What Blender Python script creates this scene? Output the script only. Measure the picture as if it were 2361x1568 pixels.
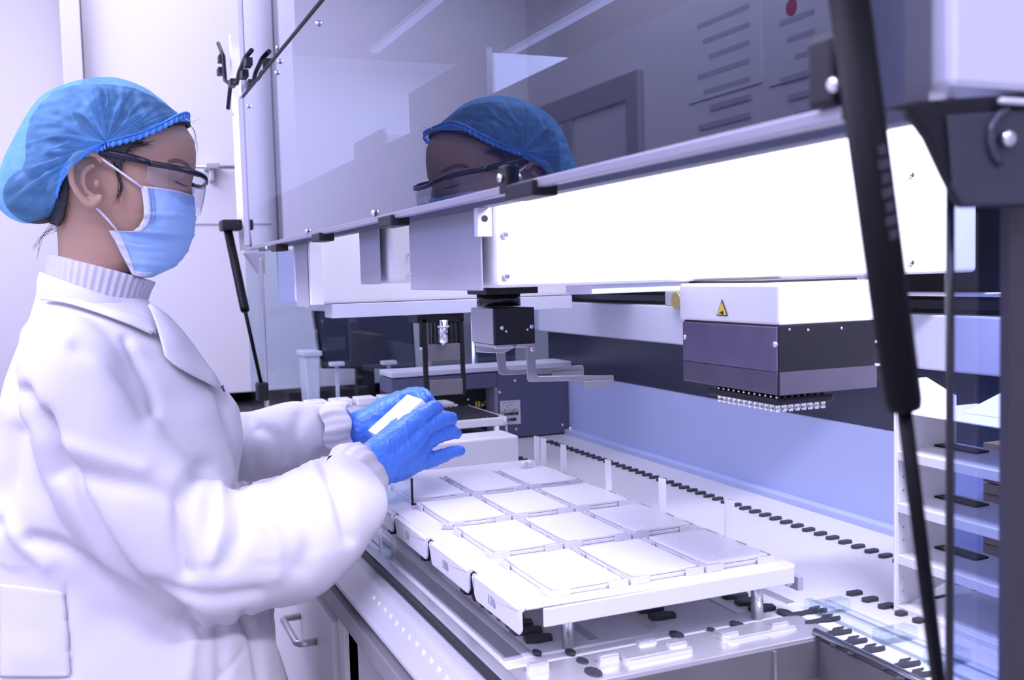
import bpy, bmesh, math, random
from mathutils import Vector, Matrix, noise
from mathutils.bvhtree import BVHTree
random.seed(7)
for o in list(bpy.data.objects): bpy.data.objects.remove(o)
SC = bpy.context.scene
COL = SC.collection
# ------------------------------------------------------------------ camera
CX, CY, F = 1180.5, 784.0, 2313.0
AX = Vector((0.92107369, 0.05040503, -0.38611216))
AY = Vector((-0.38844937, 0.0501225, -0.92010588))
AZ = AX.cross(AY).normalized(); AX = AY.cross(AZ).normalized()
RC = Matrix((AX, AY, AZ))            # camera coords -> world coords
CAMZ = 1.35
cam_d = bpy.data.cameras.new('camera'); cam = bpy.data.objects.new('camera', cam_d); COL.objects.link(cam)
cam.matrix_world = Matrix.Translation((0, 0, CAMZ)) @ RC.to_4x4()
cam_d.sensor_width = 36; cam_d.lens = 36 * F / 2361; cam_d.clip_start = 0.02; cam_d.clip_end = 50
cam_d.dof.use_dof = True; cam_d.dof.focus_distance = 1.35; cam_d.dof.aperture_fstop = 9
SC.camera = cam
def ray(px, py): return RC @ Vector((px - CX, -(py - CY), -F))
def aY(px, py, y):
    r = ray(px, py); r = r * (y / r.y); return Vector((r.x, r.y, r.z + CAMZ))
def aX(px, py, x):
    r = ray(px, py); r = r * (x / r.x); return Vector((r.x, r.y, r.z + CAMZ))
def aZ(px, py, z):
    r = ray(px, py); r = r * ((z - CAMZ) / r.z); return Vector((r.x, r.y, r.z + CAMZ))
# ------------------------------------------------------------------ world, exposure, lights
w = bpy.data.worlds.new('world'); SC.world = w; w.use_nodes = True
w.node_tree.nodes['Background'].inputs[0].default_value = (0.70, 0.68, 1, 1)
w.node_tree.nodes['Background'].inputs[1].default_value = 0.3
vs = SC.view_settings; vs.view_transform = 'Standard'; vs.look = 'None'; vs.gamma = 1; vs.exposure = 1.18
try: vs.use_curve_mapping = False
except Exception: pass
LC = (0.66, 0.63, 1.0)
def area(name, loc, size, power, rot=(0, 0, 0), col=LC):
    d = bpy.data.lights.new(name, 'AREA'); d.shape = 'RECTANGLE'; d.size, d.size_y = size; d.energy = power; d.color = col
    o = bpy.data.objects.new(name, d); o.location = loc; o.rotation_euler = rot; COL.objects.link(o); return o
area('ceiling_lamp_and_fill', (-0.75, 1.0, 2.66), (0.6, 3.4), 32)
area('ceiling_lamp_and_fill', (-0.2, 3.0, 2.66), (1.6, 0.6), 1.5)
area('ceiling_lamp_and_fill', (0.5, -0.8, 2.66), (1.4, 0.6), 9)  # added camera-side fill light, no ceiling fixture belongs to it
area('workstation_lamp_and_fill', (0.76, 1.35, 1.83), (0.50, 1.7), 6.0, (0, 0, 0), (0.80, 0.77, 1))
area('workstation_lamp_and_fill', (0.80, 0.44, 1.74), (0.50, 0.06), 5.5, (math.radians(48), 0, 0), (0.80, 0.77, 1))  # added fill at the near end, brightens the camera-facing sides
# ------------------------------------------------------------------ materials
MATS = {}
def mat(name, col=(0.8, 0.8, 0.8), rough=0.5, metal=0.0, bump=0.0, bscale=60, spec=0.5, alpha=1, noise_amt=0.0, nscale=20, stretch=None, emit=0, coat=0, bands=None, trans=0):
    if name in MATS: return MATS[name]
    m = bpy.data.materials.new(name); m.use_nodes = True; nt = m.node_tree; b = nt.nodes['Principled BSDF']
    b.inputs['Base Color'].default_value = (*col, 1); b.inputs['Roughness'].default_value = rough; b.inputs['Metallic'].default_value = metal
    b.inputs['Specular IOR Level'].default_value = spec; b.inputs['Alpha'].default_value = alpha; b.inputs['Coat Weight'].default_value = coat
    if emit:
        b.inputs['Emission Color'].default_value = (*col, 1); b.inputs['Emission Strength'].default_value = emit
    tc = nt.nodes.new('ShaderNodeTexCoord'); src = tc.outputs['Object']
    if stretch:
        mp = nt.nodes.new('ShaderNodeMapping'); mp.inputs['Scale'].default_value = stretch; nt.links.new(src, mp.inputs['Vector']); src = mp.outputs['Vector']
    n = nt.nodes.new('ShaderNodeTexNoise'); n.inputs['Scale'].default_value = nscale; n.inputs['Detail'].default_value = 5; nt.links.new(src, n.inputs['Vector'])
    if noise_amt:
        mx = nt.nodes.new('ShaderNodeMix'); mx.data_type = 'RGBA'
        a = noise_amt
        mx.inputs['A'].default_value = (*[max(0, c * (1 - a)) for c in col], 1); mx.inputs['B'].default_value = (*[min(1, c * (1 + a)) for c in col], 1)
        nt.links.new(n.outputs['Fac'], mx.inputs['Factor']); nt.links.new(mx.outputs['Result'], b.inputs['Base Color'])
    else:
        mr = nt.nodes.new('ShaderNodeMapRange'); mr.inputs['To Min'].default_value = max(0.02, rough - 0.04); mr.inputs['To Max'].default_value = min(1, rough + 0.04)
        nt.links.new(n.outputs['Fac'], mr.inputs['Value']); nt.links.new(mr.outputs['Result'], b.inputs['Roughness'])
    if bump:
        n2 = nt.nodes.new('ShaderNodeTexNoise'); n2.inputs['Scale'].default_value = bscale; nt.links.new(src, n2.inputs['Vector'])
        bp = nt.nodes.new('ShaderNodeBump'); bp.inputs['Strength'].default_value = bump; bp.inputs['Distance'].default_value = 0.002
        nt.links.new(n2.outputs['Fac'], bp.inputs['Height']); nt.links.new(bp.outputs['Normal'], b.inputs['Normal'])
    MATS[name] = m; return m
def glass(name, tint, boost=1.8, rough=0.0, ior=1.5, extra=0.0, gcol=(1, 1, 1)):
    if name in MATS: return MATS[name]
    m = bpy.data.materials.new(name); m.use_nodes = True; nt = m.node_tree; nt.nodes.clear()
    out = nt.nodes.new('ShaderNodeOutputMaterial'); tr = nt.nodes.new('ShaderNodeBsdfTransparent'); tr.inputs[0].default_value = (*tint, 1)
    gl = nt.nodes.new('ShaderNodeBsdfGlossy'); gl.inputs['Roughness'].default_value = rough; gl.inputs[0].default_value = (*gcol, 1)
    fr = nt.nodes.new('ShaderNodeFresnel'); fr.inputs[0].default_value = ior
    mu = nt.nodes.new('ShaderNodeMath'); mu.operation = 'MULTIPLY_ADD'; mu.use_clamp = True; mu.inputs[1].default_value = boost; mu.inputs[2].default_value = extra
    mx = nt.nodes.new('ShaderNodeMixShader')
    L = nt.links.new
    ge = nt.nodes.new('ShaderNodeNewGeometry'); sb_ = nt.nodes.new('ShaderNodeMath'); sb_.operation = 'SUBTRACT'; sb_.inputs[0].default_value = 1; L(ge.outputs['Backfacing'], sb_.inputs[1]); mm = nt.nodes.new('ShaderNodeMath'); mm.operation = 'MULTIPLY'
    L(fr.outputs[0], mu.inputs[0]); L(mu.outputs[0], mm.inputs[0]); L(sb_.outputs[0], mm.inputs[1]); L(mm.outputs[0], mx.inputs[0]); L(tr.outputs[0], mx.inputs[1]); L(gl.outputs[0], mx.inputs[2]); L(mx.outputs[0], out.inputs[0])
    MATS[name] = m; return m
M_wall = mat('wall paint', (0.80, 0.79, 0.80), 0.7, noise_amt=0.02, nscale=3)
M_ceil = mat('ceiling paint', (0.8, 0.8, 0.8), 0.8)
M_floor = mat('floor vinyl', (0.5, 0.5, 0.52), 0.4, noise_amt=0.1)
M_white = mat('white powder coat', (0.84, 0.84, 0.85), 0.42, bump=0.03, bscale=900)
M_white2 = mat('white plastic', (0.86, 0.86, 0.87), 0.35)
M_deck = mat('deck white', (0.70, 0.70, 0.73), 0.38, noise_amt=0.03, nscale=8)
M_tray = mat('anodised tray', (0.64, 0.64, 0.68), 0.36, noise_amt=0.03, nscale=14)
M_lav = mat('back panel paint', (0.46, 0.53, 0.80), 0.45, noise_amt=0.03, nscale=4)
M_rail = mat('rail aluminium', (0.74, 0.76, 0.88), 0.4, metal=0.1)
M_alu = mat('machined aluminium', (0.78, 0.78, 0.80), 0.32, metal=0.75, noise_amt=0.08, nscale=30, stretch=(1, 8, 1))
M_steel = mat('brushed steel', (0.62, 0.62, 0.64), 0.3, metal=0.9, noise_amt=0.1, nscale=40, stretch=(1, 14, 1))
M_darksteel = mat('dark steel', (0.22, 0.21, 0.22), 0.42, metal=0.5, noise_amt=0.15)
M_chrome = mat('chrome', (0.85, 0.85, 0.87), 0.15, metal=1)
M_greyplate = mat('grey anodised plate', (0.37, 0.37, 0.44), 0.5, noise_amt=0.03, nscale=120)
M_panel = mat('slate panel paint', (0.115, 0.12, 0.20), 0.42, bump=0.05, bscale=500)
M_dark = mat('dark glossy panel', (0.045, 0.05, 0.075), 0.25)
M_black = mat('black anodised', (0.012, 0.012, 0.016), 0.45, spec=0.3, bump=0.03, bscale=400)
M_blackg = mat('black gloss', (0.012, 0.012, 0.015), 0.18)
M_purple = mat('violet anodised plate', (0.17, 0.145, 0.24), 0.33, metal=0.5, noise_amt=0.25, nscale=25)
M_purple2 = mat('grey violet plate', (0.11, 0.10, 0.14), 0.4, metal=0.4, noise_amt=0.2, nscale=25)
M_yellow = mat('yellow sticker', (0.8, 0.62, 0.08), 0.5)
M_paper = mat('white label', (0.8, 0.8, 0.82), 0.6)
M_ink = mat('black ink', (0.02, 0.02, 0.03), 0.6)
M_inkg = mat('grey ink', (0.3, 0.3, 0.38), 0.6)
M_rubber = mat('black rubber tab', (0.035, 0.035, 0.045), 0.45)
M_card_refl = mat('brown cardboard', (0.30, 0.23, 0.16), 0.8, noise_amt=0.2, nscale=12, stretch=(1, 1, 12))
M_cream = mat('cream laminate', (0.60, 0.60, 0.60), 0.45, noise_amt=0.02)
M_led = mat('lamp diffuser', (0.82, 0.80, 1.0), 0.5, emit=0.25)
M_ceilled = mat('ceiling lamp diffuser', (0.75, 0.72, 1.0), 0.5, emit=1.5)
M_glass2 = glass('dark hood glass', (0.10, 0.11, 0.15), 2.0, gcol=(.86, .9, 1))
M_bluepane = glass('blue tinted pane', (0.64, 0.69, 0.86), 1.3)
M_glass = glass('hood glass', (0.40, 0.44, 0.54), 1.85, gcol=(0.86, 0.9, 1))
M_clear = glass('clear pane', (0.80, 0.86, 0.90), 1.3)
M_smoke = glass('smoked pane', (0.30, 0.28, 0.30), 1.3)
M_acryl = glass('clear acrylic', (0.90, 0.94, 0.97), 1.2)
# ------------------------------------------------------------------ mesh helpers
class MB:
    def __init__(s): s.v = []; s.f = []; s.sm = []
    def add(s, vs, fs, smooth=False):
        o = len(s.v); s.v += [tuple(v) for v in vs]
        s.f += [tuple(i + o for i in f) for f in fs]; s.sm += [smooth] * len(fs); return s
    def box(s, x0, x1, y0, y1, z0, z1):
        v = [(x, y, z) for z in (z0, z1) for y in (y0, y1) for x in (x0, x1)]
        return s.add(v, [(0, 2, 3, 1), (4, 5, 7, 6), (0, 1, 5, 4), (2, 6, 7, 3), (0, 4, 6, 2), (1, 3, 7, 5)])
    def obox(s, c, ax, ay, az):
        c, ax, ay, az = map(Vector, (c, ax, ay, az))
        v = [c + ax * i + ay * j + az * k for k in (-1, 1) for j in (-1, 1) for i in (-1, 1)]
        return s.add(v, [(0, 2, 3, 1), (4, 5, 7, 6), (0, 1, 5, 4), (2, 6, 7, 3), (0, 4, 6, 2), (1, 3, 7, 5)])
    def prism(s, pts, off):
        n = len(pts); off = Vector(off); P = [Vector(p) for p in pts]
        v = P + [p + off for p in P]
        return s.add(v, [tuple(range(n))[::-1], tuple(range(n, 2 * n))] + [(i, (i + 1) % n, n + (i + 1) % n, n + i) for i in range(n)])
    def tube(s, pts, r, seg=14, caps=True, flat=1.0):
        P = [Vector(p) for p in pts]; n = len(P); R = r if isinstance(r, (list, tuple)) else [r] * n
        vs = []; up = None
        for i, p in enumerate(P):
            t = (P[min(i + 1, n - 1)] - P[max(i - 1, 0)]).normalized()
            if up is None: up = Vector((0, 0, 1)) if abs(t.z) < 0.9 else Vector((1, 0, 0))
            a = t.cross(up).normalized(); b = a.cross(t).normalized(); up = b
            for k in range(seg):
                th = 2 * math.pi * k / seg; vs.append(p + (a * math.cos(th) * flat + b * math.sin(th)) * R[i])
        fs = [(i * seg + k, i * seg + (k + 1) % seg, (i + 1) * seg + (k + 1) % seg, (i + 1) * seg + k) for i in range(n - 1) for k in range(seg)]
        s.add(vs, fs, True)
        if caps:
            o = len(s.v) - len(vs)
            s.f += [tuple(o + k for k in range(seg))[::-1], tuple(o + (n - 1) * seg + k for k in range(seg))]; s.sm += [False, False]
        return s
    def grid(s, rows, closed=False, smooth=True):
        n = len(rows); m = len(rows[0]); vs = [p for r in rows for p in r]
        fs = [(i * m + j, i * m + (j + 1) % m, (i + 1) * m + (j + 1) % m, (i + 1) * m + j) for i in range(n - 1) for j in range(m if closed else m - 1)]
        return s.add(vs, fs, smooth)
    def ball(s, c, r, seg=16, rings=10, sc=(1, 1, 1)):
        c = Vector(c); rows = []
        for i in range(rings + 1):
            a = math.pi * i / rings
            rows.append([c + Vector((sc[0] * r * math.sin(a) * math.cos(2 * math.pi * j / seg), sc[1] * r * math.sin(a) * math.sin(2 * math.pi * j / seg), sc[2] * r * math.cos(a))) for j in range(seg)])
        return s.grid(rows, True)
    def build(s, name, m, parent=None, bevel=0, seg=2, **kw):
        me = bpy.data.meshes.new(name); me.from_pydata(s.v, [], s.f); me.polygons.foreach_set('use_smooth', s.sm); me.update()
        bm = bmesh.new(); bm.from_mesh(me); bmesh.ops.remove_doubles(bm, verts=bm.verts, dist=1e-6); bmesh.ops.recalc_face_normals(bm, faces=bm.faces); bm.to_mesh(me); bm.free()
        me.materials.append(m); o = bpy.data.objects.new(name, me); COL.objects.link(o)
        if parent is not None: attach(o, parent)
        if bevel:
            b = o.modifiers.new('bevel', 'BEVEL'); b.width = bevel; b.segments = seg; b.limit_method = 'ANGLE'; b.angle_limit = math.radians(40)
            b.harden_normals = False
        for k, v in kw.items(): o[k] = v
        return o
def attach(o, parent):
    o.parent = parent
    o.matrix_parent_inverse = Matrix.Translation(parent.location).inverted()
def empty(name, loc, label, cat, group=None):
    o = bpy.data.objects.new(name, None); o.location = loc; o.empty_display_size = 0.05; COL.objects.link(o)
    o['label'] = label; o['category'] = cat
    if group: o['group'] = group
    return o
def tag(o, label, cat, group=None):
    o['label'] = label; o['category'] = cat
    if group: o['group'] = group
    return o
def struct(o): o['kind'] = 'structure'; return o
def screw(c, n, r=0.004, parent=None, m=None, name='screw'):
    c = Vector(c); n = Vector(n).normalized(); mb = MB()
    mb.tube([c - n * 0.001, c + n * r * 0.5, c + n * r * 0.8], [r, r, r * 0.6], 12)
    mb.tube([c + n * r * 0.75, c + n * r * 0.86], [r * 0.4, r * 0.35], 6)
    return mb.build(name, m or M_chrome, parent)
def copy(o, parent, off):
    c = o.copy(); COL.objects.link(c); c.parent = parent; c.matrix_parent_inverse = o.matrix_parent_inverse.copy(); c.location = o.location + Vector(off); return c
def text(name, s, size, loc, X, Yd, m, parent, ext=0.0002):
    cu = bpy.data.curves.new(name, 'FONT'); cu.body = s; cu.size = size; cu.extrude = ext; cu.align_x = 'CENTER'; cu.align_y = 'CENTER'
    t = bpy.data.objects.new(name, cu); COL.objects.link(t)
    X = Vector(X).normalized(); Yd = Vector(Yd).normalized(); Zd = X.cross(Yd)
    t.matrix_world = Matrix((( X.x, Yd.x, Zd.x, loc[0]), (X.y, Yd.y, Zd.y, loc[1]), (X.z, Yd.z, Zd.z, loc[2]), (0, 0, 0, 1)))
    dg = bpy.context.evaluated_depsgraph_get(); dg.update()
    me = bpy.data.meshes.new_from_object(t.evaluated_get(dg)); me.transform(t.matrix_world)
    bpy.data.objects.remove(t)
    me.materials.clear(); me.materials.append(m); o = bpy.data.objects.new(name, me); COL.objects.link(o); attach(o, parent); return o
WX = -1.12
# ================================================================== ROOM
D = 0.955          # deck height
struct(MB().box(WX - .1, 2.8, -1.8, 4.0, -0.1, 0).build('floor', M_floor))
struct(MB().box(WX - .1, 2.8, -1.8, 4.0, 2.72, 2.8).build('ceiling', M_ceil))
struct(MB().box(WX - .1, WX, -1.8, 4.0, 0, 2.72).build('wall_left', M_wall))
struct(MB().box(2.7, 2.8, -1.8, 4.0, 0, 2.72).build('wall_right', M_wall))
struct(MB().box(WX, 2.7, 3.9, 4.0, 0, 2.72).build('wall_far', M_wall))
struct(MB().box(WX, 2.7, -1.8, -1.7, 0, 2.72).build('wall_near', M_wall))
struct(MB().box(WX, 2.7, 3.885, 3.9, 0, 0.1).build('baseboard_far', M_greyplate))
struct(MB().box(WX, WX + .015, -1.7, 3.885, 0, 0.1).build('baseboard_left', M_greyplate))
# door in the left wall (seen only as a reflection in the hood)
M_frame = mat('grey door frame', (0.33, 0.33, 0.32), 0.5)
XM = 2 * 0.312 - WX
dn = aX(1475, 150, XM); df = aX(985, 165, XM); ds = aX(1322, 150, XM); zd = dn.z - .02; df.y = min(df.y, 3.82)
mb = MB().box(WX, WX + .025, dn.y - .03, dn.y + .05, 0, zd).box(WX, WX + .025, df.y - .05, df.y + .05, 0, zd).box(WX, WX + .025, dn.y + .05, df.y - .05, zd - .09, zd).box(WX, WX + .024, ds.y - .03, ds.y + .06, 0.1, zd - .09)
struct(mb.build('door_1', M_frame, bevel=0.004))
struct(MB().box(WX, WX + .015, dn.y + .05, ds.y - .03, 0.01, zd - .09).box(WX, WX + .015, ds.y + .06, df.y - .05, 0.01, zd - .09).build('door_2', mat('door leaf', (.62, .62, .62), .5)))
# notices on the wall (seen mirrored in the hood)
for k, (xa_, xb_, ya_, yb_, lb) in enumerate([(1590, 1760, 10, 190, 'white printed notice sheet pinned on the left wall nearer the door'), (1775, 1915, -5, 160, 'white notice sheet with red dot heading on the left wall')]):
    a = aX(xa_, ya_, XM); b = aX(xb_, yb_, XM); e = empty('wall_notice', (WX + .01, (a.y + b.y) / 2, (a.z + b.z) / 2), lb, 'notice')
    z0_, z1_ = min(a.z, b.z), max(a.z, b.z)
    MB().box(WX, WX + .003, b.y, a.y, z0_, z1_).build('sheet', M_paper, e)
    for j in range(7): MB().box(WX + .003, WX + .0035, b.y + .05, a.y - .05 - .03 * (j % 3), z1_ - .09 - j * .05, z1_ - .075 - j * .05).build('text_line', mat('faint print', (.5, .5, .54), .6), e)
    if k: MB().tube([(WX + .003, a.y - .10, z1_ - .05), (WX + .0045, a.y - .10, z1_ - .05)], .022, 20).build('red_dot', mat('red ink', (.5, .05, .06), .6), e)
# ceiling lamps
for i, (x0, x1, y0, y1, lb) in enumerate([(-1.05, -0.45, -0.8, 2.6, 'long ceiling light panel running beside the machine front'), (-1.0, 0.6, 2.7, 3.3, 'short ceiling light panel over the far wall cabinet')]):
    e = empty('ceiling_light', ((x0 + x1) / 2, (y0 + y1) / 2, 2.70), lb, 'light', 'ceiling lights')
    MB().box(x0 - .03, x1 + .03, y0 - .03, y0, 2.68, 2.72).box(x0 - .03, x1 + .03, y1, y1 + .03, 2.68, 2.72).box(x0 - .03, x0, y0, y1, 2.68, 2.72).box(x1, x1 + .03, y0, y1, 2.68, 2.72).build('frame', M_white, e)
    MB().box(x0, x1, y0, y1, 2.70, 2.72).build('diffuser', M_ceilled, e)
# tall white wall unit beyond the person
cab = empty('wall_cabinet', (0.1, 3.6, 0.985), 'tall white wall panel with grey column edge behind the person', 'cabinet')
YF = 3.45
xl = aY(190, 100, YF).x; xr = aY(600, 700, YF).x + 0.6; zb = aY(565, 905, YF).z
MB().box(xl, xr, YF, YF + 0.4, zb, 2.5).build('body', M_wall, cab, bevel=0.004)
xc0 = aY(142, 100, YF - .06).x; xc1 = aY(190, 100, YF - .06).x
MB().box(xc0, xc1 - 0.002, YF - 0.08, YF + 0.4, zb, 2.5).build('side_column', mat('pale grey laminate', (0.66, 0.64, 0.66), 0.5), cab, bevel=0.003)
zs = aY(500, 517, YF).z
MB().box(xl + .02, xr - .02, YF - 0.003, YF, zs - 0.002, zs + 0.002).build('seam', M_greyplate, cab)
# rod holder on the wall unit
rod = empty('wall_rod', (aY(490, 390, YF - .04)), 'thin steel rod in a small holder on the white panel', 'rod')
p0 = aY(430, 384, YF - .05); p1 = aY(570, 386, YF - .05)
MB().tube([p0, p1], 0.006).build('rod_bar', M_steel, rod)
c = aY(487, 386, YF - .03)
mb = MB().box(c.x - .022, c.x + .022, YF - .065, YF, c.z - .008, c.z + .012).box(c.x - .008, c.x + .008, YF - .04, YF, c.z - .045, c.z)
mb.build('holder', M_steel, rod, bevel=0.003)
# black bench under it
bn = empty('side_bench', (0.3, 3.3, 0), 'black topped bench along the far wall behind the machine', 'bench')
MB().box(WX + .01, 1.7, 2.98, 3.88, zb - 0.10, zb - 0.035).build('bench_top', M_black, bn, bevel=0.004)
MB().box(WX + .02, 1.65, 3.1, 3.84, 0.0, zb - 0.10).build('base_cabinet', M_cream, bn, bevel=0.004)
BT = zb - 0.035
# items on the desk seen through the end pane
mon = empty('computer_monitor', (0.8, 3.2, BT), 'large black computer monitor on the far bench seen through end pane', 'monitor')
a = aY(722, 716, 3.18); b = aY(952, 728, 3.18); c = aY(960, 850, 3.18); d = aY(742, 850, 3.18)
MB().prism([a, b, c, d], (0, 0.035, 0)).build('screen', M_blackg, mon, bevel=0.003)
ins = lambda p, q, t: p + (q - p) * t
ce = (a + b + c + d) / 4
MB().prism([ins(p, ce, 0.06) + Vector((0, -0.001, 0)) for p in (a, b, c, d)], (0, 0.001, 0)).build('display', M_dark, mon)
MB().box(ce.x - .03, ce.x + .03, 3.215, 3.24, BT, ce.z).build('stand_neck', M_black, mon)
MB().box(ce.x - .12, ce.x + .12, 3.16, 3.30, BT, BT + .012).build('stand_foot', M_black, mon, bevel=0.003)
bi = empty('white_bin', aY(718, 870, 3.1), 'tall white plastic bin with rim left of the monitor', 'bin')
a = aY(702, 820, 3.1); b = aY(738, 820, 3.1)
MB().prism([(a.x, 3.1, a.z), (b.x, 3.1, a.z), (b.x - .006, 3.1, BT), (a.x + .006, 3.1, BT)], (0, 0.1, 0)).build('body', M_white2, bi, bevel=0.004)
MB().box(a.x - .006, b.x + .006, 3.094, 3.206, a.z - 0.004, a.z + .012).build('rim', M_white2, bi, bevel=0.003)
for (x0, x1, y0, lb) in [(760, 792, 840, 'small white holder on a stand below the monitor'), (880, 912, 837, 'small white bar under the monitor right side')]:
    a = aY(x0, y0, 3.08); b = aY(x1, y0, 3.08)
    e = empty('instrument_stand', (a.x, 3.08, BT), lb, 'stand')
    MB().box(a.x, b.x, 3.06, 3.10, a.z - .006, a.z + .006).build('holder_bar', M_white2, e, bevel=0.002)
    MB().box((a.x + b.x) / 2 - .005, (a.x + b.x) / 2 + .005, 3.075, 3.085, BT, a.z).build('stem', M_white2, e)
    MB().box(a.x, b.x, 3.05, 3.12, BT, BT + .006).build('base', M_white2, e, bevel=0.002)
kb = MB().box(0.62, 0.92, 3.0, 3.06, BT, BT + 0.012).build('keyboard', M_greyplate, bevel=0.003)
tag(kb, 'thin grey keyboard on black bench in front of monitor', 'keyboard')

# ================================================================== WORKSTATION BODY
ws = empty('liquid_handling_workstation', (0.7, 1.3, 0), 'large white automated liquid handling workstation the person reaches into', 'workstation')
YN, YE = 0.36, 2.33       # near and far ends
XF, XB = 0.357, 1.10
# deck with waste opening near the camera (opening x 0.40..0.70, y < 0.845)
mb = MB().box(0.36, XB, 0.90, YE, D - 0.02, D)
mb.box(0.70, XB, YN, 0.90, D - 0.02, D)
mb.build('deck', M_deck, ws)
MB().box(0.36, 0.72, 0.84, 0.905, D - 0.02, D + 0.002).box(0.36, 0.415, YN, 0.84, D - .02, D + .002).build('deck_end_plate', M_alu, ws, bevel=0.001)
# waste chute walls
mb = MB().box(0.415, 0.70, 0.838, 0.842, 0.912, D - 0.002).box(0.412, 0.416, YN, 0.838, 0.912, D - .002).box(0.696, 0.70, YN, 0.838, 0.912, D - .002).box(0.412, 0.70, YN, 0.842, 0.908, 0.912)
mb.build('waste_chute', M_darksteel, ws)
MB().box(0.635, 0.638, 0.834, 0.838, 0.912, D - .003).build('chute_seam', M_steel, ws)
mb = MB().tube([(0.697, 0.845, D + .004), (0.697, YN + .02, D + .004)], 0.005)
mb.build('chute_rim', M_chrome, ws)
# deck slots / locating tabs in rows
def tab(x, y):
    mb = MB(); w_, l_ = 0.0115, 0.0055
    pts = [(x - w_, y, D), (x - w_ * .7, y - l_, D), (x + w_ * .7, y - l_, D), (x + w_, y, D), (x + w_ * .7, y + l_, D), (x - w_ * .7, y + l_, D)]
    return mb.prism(pts, (0, 0, 0.004))
t0 = tab(0.973, 0.80).build('locating_tab', M_rubber, ws, bevel=0.0008)
for i in range(1, 51): copy(t0, ws, (0, 0.0262 * i, 0))
for i in range(0, 5): copy(t0, ws, (0.828 - 0.973, 0.0262 * i + 0.028, 0))
for i in range(34, 45): copy(t0, ws, (0.828 - 0.973, 0.0262 * i + 0.03, 0))
# tabs beneath the carrier (dark elongated covers)
mb = MB()
def slotcov(x, y): return MB().prism([(x - .016, y - .004, D), (x - .006, y - .0085, D), (x + .014, y - .0085, D), (x + .017, y + .002, D), (x + .006, y + .0085, D), (x - .014, y + .0085, D)], (0, 0, 0.005))
s0 = slotcov(0.427, 0.968).build('slot_cover', M_rubber, ws, bevel=0.001)
for i in range(1, 8): copy(s0, ws, (0, 0.0262 * i, 0))
for i in range(0, 8): copy(s0, ws, (0.155, 0.0262 * i, 0))
for i in range(0, 8): copy(s0, ws, (0.27, 0.0262 * i - 0.03, 0))
# longitudinal groove strips on the deck under carrier
for k, x in enumerate((0.395, 0.475, 0.55, 0.665, 0.735)):
    MB().box(x, x + .012, 0.94, 1.70, D, D + .0012).build('guide_strip', M_alu, ws)
MB().box(0.372, 0.392, 0.93, 1.70, D, D + .004).build('guide_rail', M_steel, ws, bevel=0.001)
# machined end block features
for (x0, x1, y0, y1, h) in [(0.478, 0.555, 0.862, 0.893, .007), (0.602, 0.69, 0.866, 0.897, .006)]:
    MB().box(x0, x1, y0, y1, D, D + h).build('raised_pad', M_alu, ws, bevel=0.002)
for (px, py) in [(1240, 1540), (1402, 1520), (1490, 1488), (1680, 1468), (1795, 1445), (1560, 1492)]:
    p = aZ(px, py, D + .004)
    MB().box(p.x - .011, p.x + .011, p.y - .005, p.y + .005, D, D + .010).build('clamp_block', M_alu, ws, bevel=0.002)
for (px, py, r) in [(1238, 1504, .008), (1315, 1503, .009), (1343, 1524, .010), (1560, 1463, .012), (1700, 1440, .012), (1368, 1550, .014), (1810, 1412, .013), (1775, 1440, .008), (1640, 1452, .007)]:
    p = aZ(px, py, D + .0025)
    rows = [[(p.x + r * 1.2 * math.cos(t * math.pi / 8), p.y + r * .45 * math.sin(t * math.pi / 8), D + .0022) for t in range(16)], [(p.x, p.y, D + .0028)] * 16]
    MB().tube([(p.x, p.y, D + .001), (p.x, p.y, D + .0034)], r * .55, 12, flat=1.7).build('deck_slot', M_rubber, ws)
# Y shaped black clip covers beside the waste opening
for (px, py) in [(1900, 1427), (1925, 1457), (1960, 1478), (2000, 1497), (2080, 1531), (1870, 1408), (2110, 1555)]:
    p = aZ(px, py, D + .003); s = 0.9
    pts = [(-.030, -.002), (-.022, -.006), (-.008, -.003), (.002, -.006), (.020, -.007), (.024, -.001), (.008, .001), (.014, .006), (.022, .009), (.006, .010), (-.002, .004), (-.012, .003), (-.026, .004)]
    MB().prism([(p.x + a * s, p.y + b * s, D + .001) for a, b in pts], (0, 0, 0.003)).build('latch_clip', M_rubber, ws, bevel=0.0006)
# clear channel beside opening
MB().box(0.742, 0.752, 0.60, 0.92, D, D + .012).box(0.772, 0.778, 0.60, 0.92, D, D + .006).build('clear_channel', M_acryl, ws, bevel=0.001)
for y in (0.90, 0.80, 0.73):
    MB().box(0.738, 0.785, y - .012, y + .008, D, D + .014).build('channel_stop', M_acryl, ws, bevel=0.003)
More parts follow.
